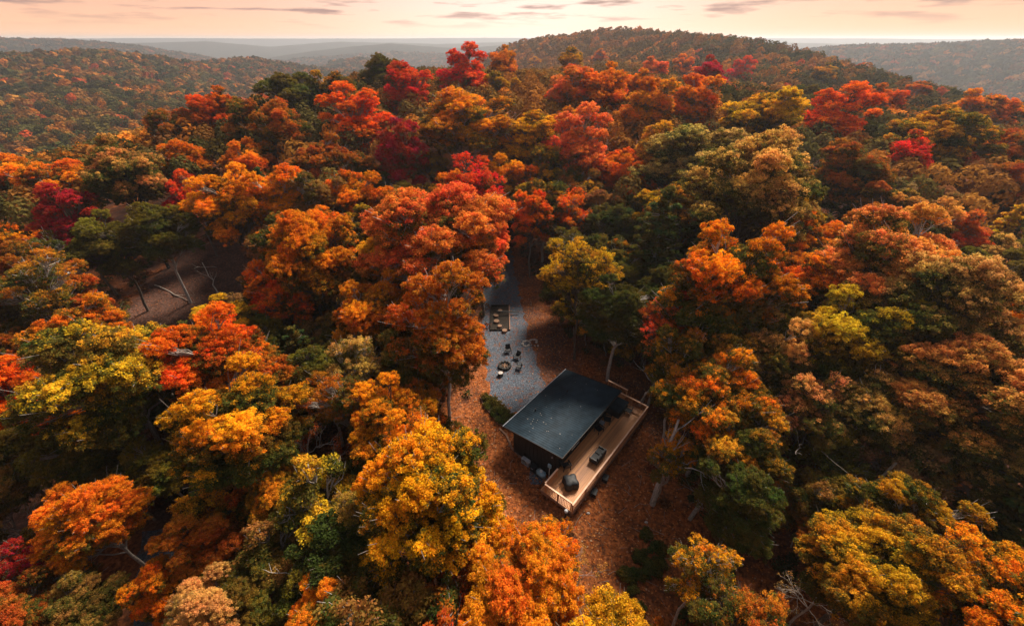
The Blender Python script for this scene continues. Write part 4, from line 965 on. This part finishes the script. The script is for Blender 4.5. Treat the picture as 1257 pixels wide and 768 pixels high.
# window and door on the deck side, small window on the end wall
def window(s, z, w_, h, pane_rows=1, t=T1):
    fr = MB()
    for dx in (-w_ / 2, w_ / 2): fr.box(lc(s + dx, t + .045, z), (.09, .09, h + .09))
    for dz in (-h / 2, h / 2): fr.box(lc(s, t + .045, z + dz), (w_ - .09, .085, .09))
    for k in range(1, pane_rows): fr.box(lc(s - w_ / 2 + w_ * k / pane_rows, t + .04, z), (.04, .05, h - .09))
    f = fr.build('window', M['white'], cab); MB().box(lc(s, t + .025, z), (w_ - .09, .02, h - .09)).build('pane', M['glass'], f)
window(3.25, 1.95, 1.05, 1.1, 2)
window(7.9, 2.0, .9, .9, 2)
d = MB().box(lc(5.6, T1 + .03, 1.9), (.95, .05, 2.05), bevel=.01).build('door', M['blackmetal'], cab)
MB().box(lc(5.6, T1 + .062, 2.25), (.6, .012, .95)).build('door_glass', M['glass'], d); MB().bar(lc(5.2, T1 + .1, 1.85), lc(5.2, T1 + .1, 2.05), .02).build('handle', M['trim'], d)
# wall lamp under the eave, meter box
MB().box(lc(4.55, T1 + .09, 2.6), (.12, .14, .22), bevel=.02).build('wall_lamp', M['trim'], cab)
MB().cyl(lc(.18, 4.9, 2.65), .07, .1, 12, axis=(1, 0, 0)).build('wall_lamp', M['trim'], cab)

# services standing against the near end wall
def place_local(name, s, t, z, rz=0.0): return empty(name, wpt(s, t, z), AR + rz)
ac = place_local('air_conditioner', -.08, 2.55, 0); tag(ac, 'pale outdoor air conditioner unit against the near end wall of the cabin', 'air conditioner')
MB().box((0, 0, .42), (.34, .8, .62), bevel=.03).build('casing', M['trim'], ac); f = MB().cyl((-.18, .08, .43), .25, .02, 24, axis=(1, 0, 0)).build('fan_grille', M['blackmetal'], ac)
for k in range(5): MB().box((-.195, .08, .43 - .2 + k * .1), (.01, .42, .012)).build('louvre', M['white'], f) if k < 4 else None
for dy in (-.3, .3): MB().box((0, dy, .055), (.34, .08, .11)).build('foot', M['blackmetal'], ac)
tk = place_local('water_tank', -.12, 4.15, 0); tag(tk, 'low pale blue rounded water tank at the near corner of the cabin by the deck', 'tank')
MB().box((0, 0, .3), (.5, .85, .58), bevel=.12).build('tank_body', M['blue'], tk, True); MB().cyl((0, 0, .62), .13, .07, 18).build('cap', M['white'], tk); MB().cyl((-.27, .25, .12), .035, .08, 8, axis=(1, 0, 0)).build('valve', M['blackmetal'], tk)
pp = place_local('service_pipe', .17, 4.75, 0); tag(pp, 'thin pale vertical pipe and meter box on the near end wall beside the deck', 'pipe')
MB().bar((0, 0, 0), (0, 0, 1.5), .035, 8).build('pipe', M['white'], pp); MB().box((-.02, 0, 1.5), (.14, .3, .4), bevel=.02).build('meter_box', M['blue'], pp)
# wheelbarrow-like dark bin between them
bn = place_local('storage_bin', -.1, 3.4, 0); tag(bn, 'small black storage bin between the air conditioner and the blue tank', 'bin')
MB().box((0, 0, .28), (.45, .55, .54), bevel=.03).build('bin_body', M['blackmetal'], bn); MB().box((0, 0, .59), (.5, .6, .06), bevel=.02).build('lid', M['black'], bn); MB().bar((-.27, -.1, .5), (-.27, .1, .5), .02).build('handle', M['trim'], bn)

# ------------------------------------------------------------------ deck
DZ, CAPZ = .85, 1.8
dk = empty('wooden_deck', wpt(4.7, 6.7), AR); tag(dk, 'long narrow cedar deck with a pale capped railing along the cabin', 'deck')
def ld(s, t, z): return (s - 4.7, -(t - 6.7), z)
DS0, DS1, DT0, DT1 = -1.6, 11.0, 5.18, 8.12
fb = MB(); nb = 20; bw = (DT1 - DT0) / nb
for k in range(nb):
    t = DT0 + (k + .5) * bw; s0 = DS0
    if t < 5.15: s0 = 9.2
    fb.box(ld((s0 + DS1) / 2, t, DZ - .015), (DS1 - s0, bw - .010, .03))
fb.build('floor_boards', M['deck'], dk)
fs = MB(); fs.box(ld(4.7, DT1 + .02, DZ - .17), (DS1 - DS0 + .08, .04, .28)); fs.box(ld(DS0 - .02, 6.65, DZ - .17), (.04, 2.94, .28)); fs.box(ld(DS1 + .02, 6.65, DZ - .17), (.04, 2.94, .28))
for k in range(13): fs.box(ld(DS0 + .3 + k, 6.65, DZ - .12), (.05, 2.86, .16))
fs.build('fascia', M['edging'], dk)
for k in range(8):
    s = DS0 + .12 + k * (DS1 - DS0 - .24) / 7
    for t in (DT1 - .15, 5.75): MB().box(ld(s, t, .25), (.14, .14, .76)).build('support_post', M['edging'], dk)
def rail(name_a, a, b, posts, cap=True):
    a = np.array(a, float); b = np.array(b, float); Lr = np.hypot(*(b - a)); d = (b - a) / Lr; ang = math.atan2(-(b - a)[1], (b - a)[0])
    mb = MB(); nbal = int(Lr / .13)
    for k in range(1, nbal):
        q = a + d * Lr * k / nbal; mb.box(ld(q[0], q[1], (DZ + CAPZ) / 2), (.028, .028, CAPZ - DZ - .22), rot=ang)
    m = (a + b) / 2
    mb.box(ld(m[0], m[1], DZ + .12), (Lr, .04, .07), rot=ang); mb.box(ld(m[0], m[1], CAPZ - .09), (Lr, .04, .08), rot=ang)
    r_ = mb.build('railing', M['deck'], dk)
    for k in range(posts):
        q = a + (b - a) * k / (posts - 1); MB().box(ld(q[0], q[1], (DZ + CAPZ) / 2 - .06), (.09, .09, CAPZ - DZ + .06), rot=ang).build('railing_post', M['deck'], r_)
    MB().box(ld(m[0], m[1], CAPZ + .01), (Lr + .13, .115, .045), rot=ang).build('rail_cap', M['deckrail'], r_)
rail('outer', (DS0, DT1 - .04), (DS1 - .08, DT1 - .04), 8)
rail('near end', (DS0 + .04, 5.6), (DS0 + .04, DT1 - .2), 3)
rail('near inner', (DS0 + .2, 5.5), (.12, 5.5), 2)
rail('far end', (DS1 - .04, 5.0), (DS1 - .04, DT1 - .2), 3)
rail('stair', (DS1 + .75, 3.6), (DS1 + .75, 5.6), 2)
st = MB(); st.box(ld(DS1 + .36, 4.6, DZ - .02), (.72, 2.0, .05)); 
for k in range(3): st.box(ld(DS1 + .36, 3.45 - k * .28, DZ - .2 - k * .2), (.72, .28, .04))
st.build('stair', M['deck'], dk)
for k in range(2): MB().box(ld(DS1 + .2 + .4 * k, 4.6, .2), (.1, .1, 1.0)).build('support_post', M['edging'], dk)

# ------------------------------------------------------------------ things on the deck
def deck_item(name, s, t, rz=0.0): return empty(name, wpt(s, t, DZ), AR + rz)
def armchair(s, t, rz, label, group='black armchairs on the deck', z=None):
    e = deck_item('armchair', s, t, rz) if z is None else empty('armchair', (s, t, z), rz)
    tag(e, label, 'chair', group)
    MB().box((0, .02, .38), (.56, .55, .10), bevel=.03).build('seat', M['black'], e)
    MB().box((0, .33, .66), (.56, .08, .58), bevel=.03, tilt=('X', -.28)).build('backrest', M['black'], e)
    for sx in (-1, 1):
        MB().box((sx * .33, 0, .56), (.11, .62, .04), bevel=.01).build('armrest', M['blackmetal'], e)
        for sy in (-.24, .26): MB().box((sx * .31, sy, .27), (.05, .05, .54)).build('leg', M['blackmetal'], e)
    return e
cv = deck_item('covered_table', .2, 6.75, .15); tag(cv, 'black covered table with chairs bulging under its cover, near end of the deck', 'table')
def cover_mesh(rad, H, lobes, amp, seg=72):
    V, Fq = [], []; prof = [(1.06, 0.12), (1.03, .35), (.98, .62), (.9, H - .05), (.78, H), (.3, H + .03), (0.02, H + .035)]
    for r_, z in prof:
        for k in range(seg):
            a = k * 6.2832 / seg; l = 1 + amp * math.cos(lobes * a) * (1 if r_ > .7 else .2) + .015 * math.sin(17 * a) * r_
            V.append((rad * r_ * l * math.cos(a), rad * r_ * l * math.sin(a), z))
    for i in range(len(prof) - 1):
        for k in range(seg): Fq.append((i * seg + k, i * seg + (k + 1) % seg, (i + 1) * seg + (k + 1) % seg, (i + 1) * seg + k))
    return np_mesh('cover', np.array(V), np.array(Fq), [M['black']], smooth=True)
link('cover', cover_mesh(.58, .74, 4, .16), cv)
MB().cyl((0, 0, .06), .3, .12, 20).build('table_foot', M['blackmetal'], cv)
for k in range(4):
    a = k * 1.5708; MB().box((.45 * math.cos(a), .45 * math.sin(a), .2), (.3, .3, .4), rot=a).build('tucked_chair', M['blackmetal'], cv)
armchair(1.25, 5.62, 2.6, 'black armchair by the near corner of the cabin behind the covered table')
so = deck_item('loveseat', 3.75, 7.1, math.pi); tag(so, 'black two cushion outdoor loveseat on the outer side of the deck facing the window', 'sofa')
MB().box((0, 0, .22), (1.45, .75, .28), bevel=.03).build('base', M['blackmetal'], so)
for sx in (-.34, .34): MB().box((sx, -.06, .42), (.66, .6, .14), bevel=.05).build('seat_cushion', M['black'], so); MB().box((sx, .3, .62), (.64, .16, .42), bevel=.05).build('back_cushion', M['black'], so)
for sx in (-.74, .74): MB().box((sx, 0, .38), (.1, .75, .46), bevel=.02).build('armrest', M['blackmetal'], so)
armchair(6.3, 5.75, -.2, 'black armchair by the cabin wall next to the door, nearer the loveseat')
armchair(7.75, 5.8, .35, 'black armchair by the cabin wall nearer the covered hot tub')
armchair(9.95, 6.75, .1, 'black armchair at the outer corner of the hot tub near the far railing')
tb = deck_item('side_table', 7.0, 5.6, 0); tag(tb, 'small slatted side table between the two armchairs by the wall', 'table')
top = MB()
for k in range(5): top.box((-.2 + .1 * k, 0, .45), (.07, .45, .03))
top.build('tabletop', M['trim'], tb)
for sx in (-.18, .18):
    for sy in (-.18, .18): MB().box((sx, sy, .21), (.035, .035, .43)).build('leg', M['blackmetal'], tb)
ht = deck_item('hot_tub', 9.55, 5.55, 0); tag(ht, 'square hot tub under a dark blue black cover at the far end of the deck', 'hot tub')
MB().box((0, 0, .38), (1.75, 1.7, .76), bevel=.05).build('cabinet', M['black_wood'], ht)
cvh = MB(); cvh.box((-.45, 0, .82), (.9, 1.82, .11), bevel=.03); cvh.box((.46, 0, .82), (.9, 1.82, .11), bevel=.03); cvh.build('cover', M['roof'], ht)
for sx in (-.88, .88): MB().box((sx, .3, .7), (.03, .06, .22)).build('strap', M['blackmetal'], ht)
# things under and beside the deck
gp = empty('garden_lamp', wpt(-1.9, 7.75, 0)); tag(gp, 'dark post lamp with a pale round top standing below the front corner of the deck', 'lamp')
MB().cyl((0, 0, .45), .09, .9, 12).build('post', M['blackmetal'], gp); MB().ball((0, 0, 1.0), .15).build('globe', M['white'], gp, True); MB().cyl((0, 0, .89), .14, .05, 14).build('collar', M['blackmetal'], gp)
for s, t, lab in ((1.2, 8.35, 'black crate on the ground half under the deck, nearer the front corner'), (2.9, 8.4, 'black crate on the ground half under the deck, nearer the pale dry bush')):
    e = empty('crate', wpt(s, t, 0), AR + .2); tag(e, lab, 'crate', 'black crates under the deck edge'); MB().box((0, 0, .2), (.55, .42, .4), bevel=.02).build('crate_body', M['blackmetal'], e); MB().box((0, 0, .42), (.6, .47, .05), bevel=.015).build('lid', M['black'], e)

# ------------------------------------------------------------------ planter bed with low hedge, timber edging along the cabin
bed_px = [(590, 489), (594, 486), (601, 486), (611, 493), (622, 503), (630, 512), (628, 526), (618, 524), (611, 520), (603, 509), (594, 499)]
bed = [ground_at(*p) for p in bed_px]
be = empty('planter_bed', (*ground_at(608, 504), 0)); tag(be, 'pointed planter bed with dark low hedge and timber edging beside the gravel drive', 'planter')
bx, by = be.location.x, be.location.y
MB().poly([(p[0] - bx, p[1] - by) for p in bed], -.02, .1).build('soil', M['soil'], be)
def edge_strip(pts, name, mat, w=.06, z=.16, parent=None, off=(0, 0)):
    mb = MB(); n = len(pts)
    for i in range(n - 1):
        a = Vector((pts[i][0] - off[0], pts[i][1] - off[1], 0)); b = Vector((pts[i + 1][0] - off[0], pts[i + 1][1] - off[1], 0)); d = b - a
        mb.box(((a.x + b.x) / 2, (a.y + b.y) / 2, z / 2 - .02), (d.length + .0, w, z + .04 - .002 * (i % 2)), rot=math.atan2(d.y, d.x))
    return mb.build(name, mat, parent)
edge_strip(bed + bed[:1], 'edging', M['edging'], parent=be, off=(bx, by))
rh = np.random.default_rng(3); hc = []
while len(hc) < 90:
    q = np.array([rh.uniform(-3.5, .6), rh.uniform(24.5, 31.5)])
    if inside(tuple(q), bed): hc.append((q[0] - bx, q[1] - by, rh.uniform(.15, .38)))
V, Fq, col = leaf_cloud(np.array(hc), rh.uniform(.22, .38, 90), .45 + rh.normal(0, .2, 90), .5 + rh.normal(0, .2, 90), 110, .085, rh, flat=.8, low=.3, shell=.3)
hd = link('hedge', np_mesh('hedge', V, Fq, [M['leaf']], {'leafcol': col}), be); hd.color = (.03, .035, .012, 1)
ed = edge_strip([ground_at(*p) for p in ((613, 526), (622, 535), (628, 550), (640, 562), (656, 575), (672, 590))], 'border_edging', M['edging'], w=.16, z=.1); tag(ed, 'weathered timber border curving along the near end wall of the cabin', 'edging')

# ------------------------------------------------------------------ fire pit, chairs and log seats on the gravel
fx, fy = ground_at(619.5, 450)
fp = empty('fire_pit', (fx, fy, 0)); tag(fp, 'round stone fire pit with pale ash on the gravel drive', 'fire pit')
rg = np.random.default_rng(6)
for k in range(12):
    a = k * 6.2832 / 12; mb = MB(); mb.box((0, 0, .16), (.27, .22, .34), bevel=.04); o = mb.build('ring_stone', M['darkstone'], fp); o.location = (.62 * math.cos(a), .62 * math.sin(a), rg.uniform(-.03, .02)); o.rotation_euler[2] = a + 1.57 + rg.normal(0, .08)
MB().cyl((0, 0, .05), .52, .08, 20).build('ash_bed', M['darkstone'], fp)
for a in (.3, 1.5, 2.6): MB().bar((-.35 * math.cos(a), -.35 * math.sin(a), .13), (.35 * math.cos(a), .35 * math.sin(a), .2), .06, 8).build('charred_log', M['cutwood'], fp)
sx, sy = ground_at(617.5, 456.5); sc_ = empty('stump_stool', (sx - .25, sy - .55, 0)); tag(sc_, 'grey cut stump just below the fire pit', 'stump'); MB().cyl((0, 0, .2), .3, .4, 14).build('log', M['darkstone'], sc_); MB().cyl((0, 0, .405), .25, .012, 14).build('cut_face', M['stone'], sc_)
for (u, v, rz, lab) in ((634.5, 438, -.7, 'upper one of two black garden chairs right of the fire pit'), (637, 450, -1.7, 'lower one of two black garden chairs right of the fire pit'), (624, 430, .2, 'black garden chair behind the fire pit under the rusty maple')):
    x, y = ground_at(u, v, .3); armchair(x, y, rz, lab, 'black garden chairs around the fire pit', z=0)
px0, py0 = ground_at(614, 390)
wt = empty('timber_frame_pit', (px0, py0, 0), .02); tag(wt, 'rectangular dark bed framed with timber at the upper part of the gravel drive', 'seating pit')
MB().box((0, 0, .02), (2.3, 5.4, .05)).build('dark_bed', M['soil'], wt)
for (cx_, cy_, sx_, sy_) in ((-1.2, 0, .12, 5.7), (1.2, 0, .12, 5.7), (0, 2.79, 2.28, .12), (0, -2.79, 2.28, .12)): MB().box((cx_, cy_, .11), (sx_, sy_, .22)).build('frame_beam', M['soil'] if cx_ <= 0 else M['edging'], wt)
labs = ['topmost', 'second', 'middle', 'fourth', 'lowest']
for k, (u, v) in enumerate(((614, 379.5), (609, 385.5), (609.5, 392.5), (613.5, 398.5), (619.5, 404))):
    x, y = ground_at(u, v, .4); e = empty('log_round', (x, y, .045)); tag(e, labs[k] + ' of five upright log rounds in the dark timber framed bed', 'log', 'log rounds in the timber framed bed')
    r_ = .28 + .035 * (k % 3); MB().cyl((0, 0, .12), r_, .24, 18).build('bark', M['edging'], e); MB().cyl((0, 0, .246), r_ - .03, .012, 18).build('cut_face', M['cutwood'], e)
a = Vector((*ground_at(610, 387), .62)); b_ = Vector((*ground_at(637, 385.5), .3)); mb = MB().bar(a, b_, .09, 8); pl = mb.build('wooden_pole', M['blackmetal']); tag(pl, 'dark pole lying across the timber framed bed and sticking out to the right', 'pole')
# ring of pale stones between drive and slope
sr = empty('stone_ring', (*ground_at(649.5, 421.5), 0)); tag(sr, 'two linked loops of pale stones laid on the right edge of the gravel drive', 'stones')
def loop_pts(u0, v0, ru, rv, n, a0=0, a1=6.2832): return [(u0 + ru * math.cos(a0 + (a1 - a0) * i / n), v0 - rv * math.sin(a0 + (a1 - a0) * i / n)) for i in range(n)]
for (u, v) in loop_pts(646, 422, 4.2, 3.4, 17, .6, 6.2) + loop_pts(654.5, 419.5, 4.4, 2.6, 14, -.4, 4.0) + [(652, 424), (656, 424.5), (660, 424)]:
    x, y = ground_at(u + rg.normal(0, .25), v + rg.normal(0, .25)); mb = MB().ball((0, 0, 0), rg.uniform(.10, .17), (1, rg.uniform(.7, 1), .7), 1); o = mb.build('stone', M['stone'], sr); o.location = (x - sr.location.x, y - sr.location.y, .06); o.rotation_euler[2] = rg.uniform(0, 6)
# loose white stones / litter on the leafy slope
for (u, v, lab) in ((777, 710, 'small white stone left of the wide evergreen shrub'), (793, 641, 'tiny white stone above the topmost evergreen shrub'), (722, 630, 'small white stone in the leaves right of the garden lamp')):
    x, y = ground_at(u, v); mb = MB().ball((0, 0, .05), .12, (1.2, .8, .6), 2); o = mb.build('white_stone', M['stone']); o.location = (x, y, 0); tag(o, lab, 'stone', 'white stones in the leaves')
# pale specks on the roof: dry leaves caught between the ribs
rs = np.random.default_rng(12); V = []
pts = [(5.1, .65), (7.6, 2.9), (8.3, 3.9), (5.4, 2.0), (3.9, 1.6)] + [(1.2 + rs.normal(0, .2), 2 + rs.normal(0, .2)) for _ in range(3)] + [(2.3 + rs.normal(0, .8), 2.1 + rs.normal(0, .7)) for _ in range(15)] + [(rs.uniform(.5, 9), rs.uniform(.4, 5.5)) for _ in range(10)]
for s, t in pts:
    c = np.array(wpt(s, t, ROOFZ(t) + .035)); a = rs.uniform(0, 6.28); l = rs.uniform(.025, .05); u_ = np.array([math.cos(a), math.sin(a), 0]) * l; v_ = np.array([-math.sin(a), math.cos(a), .15]) * l * .6
    V += [c + u_, c + v_, c - u_, c - v_]
tag(link('roof_leaf_litter', np_mesh('roof_leaves', np.array(V), np.arange(len(V)).reshape(-1, 4), [M['stone']])), 'pale dry leaf specks scattered on the dark roof', 'fallen leaves', kind='stuff')

# ------------------------------------------------------------------ dead wood, leaning trunks and the cable on the left
def branchy(name, base, tip, r0, label, cat, seed, bark, n=7, ln=.35, zoff=0.0):
    rng = np.random.default_rng(seed); base = np.array(base, float); tip = np.array(tip, float); P = bend(base, tip, rng, 8, .03); Lh = np.linalg.norm(tip - base)
    paths = [(P - base, np.linspace(r0, r0 * .3, 8))]
    for k in range(n):
        q = P[rng.integers(3, 8)]; d = unit(unit(tip - base) * .7 + rng.normal(0, .5, 3)); e = q + d * Lh * ln * rng.uniform(.5, 1.1); B = bend(q, e, rng, 5, .07); paths.append((B - base, np.linspace(r0 * .3, .015, 5)))
        for _ in range(3): s = B[rng.integers(2, 5)]; paths.append((bend(s, s + unit(d + rng.normal(0, .5, 3)) * Lh * ln * .4, rng, 4, .06) - base, np.linspace(.02, .007, 4)))
    V, Fq = tube_mesh(paths, 6); o = link(name, np_mesh(name, V, Fq, [M['bark']], smooth=True)); o.location = base; o.color = (*bark, 1); tag(o, label, cat); return o
def at_px(u, v, h):
    r = ray(u, v); ts = np.arange(5, 300, .25); X = r[0] * ts; Y = r[1] * ts; Z = CAMZ + r[2] * ts; i = np.nonzero(Z < terrain(X, Y) + h)[0][0]; return (X[i], Y[i], Z[i])
branchy('leaning_tree', at_px(1022, 645, -.2), at_px(1100, 568, 8.0), .24, 'bare grey leaning trunk over the dark hollow in the right wood', 'tree', 1, (.24, .215, .19), n=0)
branchy('dead_branch', at_px(190, 350, .15), at_px(236, 371, .2), .12, 'pale fallen branch lying across the left clearing', 'branch', 2, (.4, .34, .3), n=3)
branchy('dead_sapling', at_px(268, 360, -.1), at_px(248, 322, 3.5), .1, 'thin pale dead sapling standing at the right side of the left clearing', 'tree', 3, (.45, .4, .36), n=5)
branchy('dead_tree', at_px(398, 745, -.1), at_px(362, 697, 6.5), .14, 'short pale dead snag in the dark hollow below the white branched tree', 'tree', 4, (.42, .38, .34), n=2, ln=.2)
branchy('leaning_tree', at_px(800, 622, -.1), at_px(833, 515, 9.0), .24, 'grey leaning trunk at the right border of the clearing', 'tree', 5, (.36, .33, .31))
branchy('leaning_tree', at_px(845, 640, -.1), at_px(905, 560, 7.0), .16, 'thin grey trunk leaning right below the olive green oak', 'tree', 6, (.3, .28, .26))
branchy('leaning_tree', at_px(785, 498, -.1), at_px(808, 462, 6.5), .17, 'pale thin trunk right behind the far corner of the deck', 'tree', 7, (.42, .4, .38))
branchy('bare_tree', at_px(1000, 505, 0.), at_px(985, 545, 7.0), .12, 'greyish bare tree with crooked branches left of the dark hollow', 'tree', 8, (.26, .22, .19), n=5, ln=.3)
ca = np.array(at_px(-60, 475, 4.0)); cb = np.array(at_px(262, 286, 4.0)); t = np.linspace(0, 1, 30)[:, None]; P = ca + (cb - ca) * t; P[:, 2] -= 1.2 * np.sin(t[:, 0] * math.pi)
V, Fq = tube_mesh([(P, np.full(30, .016))], 5); tag(link('overhead_cable', np_mesh('overhead_cable', V, Fq, [M['blackmetal']])), 'thin grey overhead cable crossing above the left clearing', 'cable')
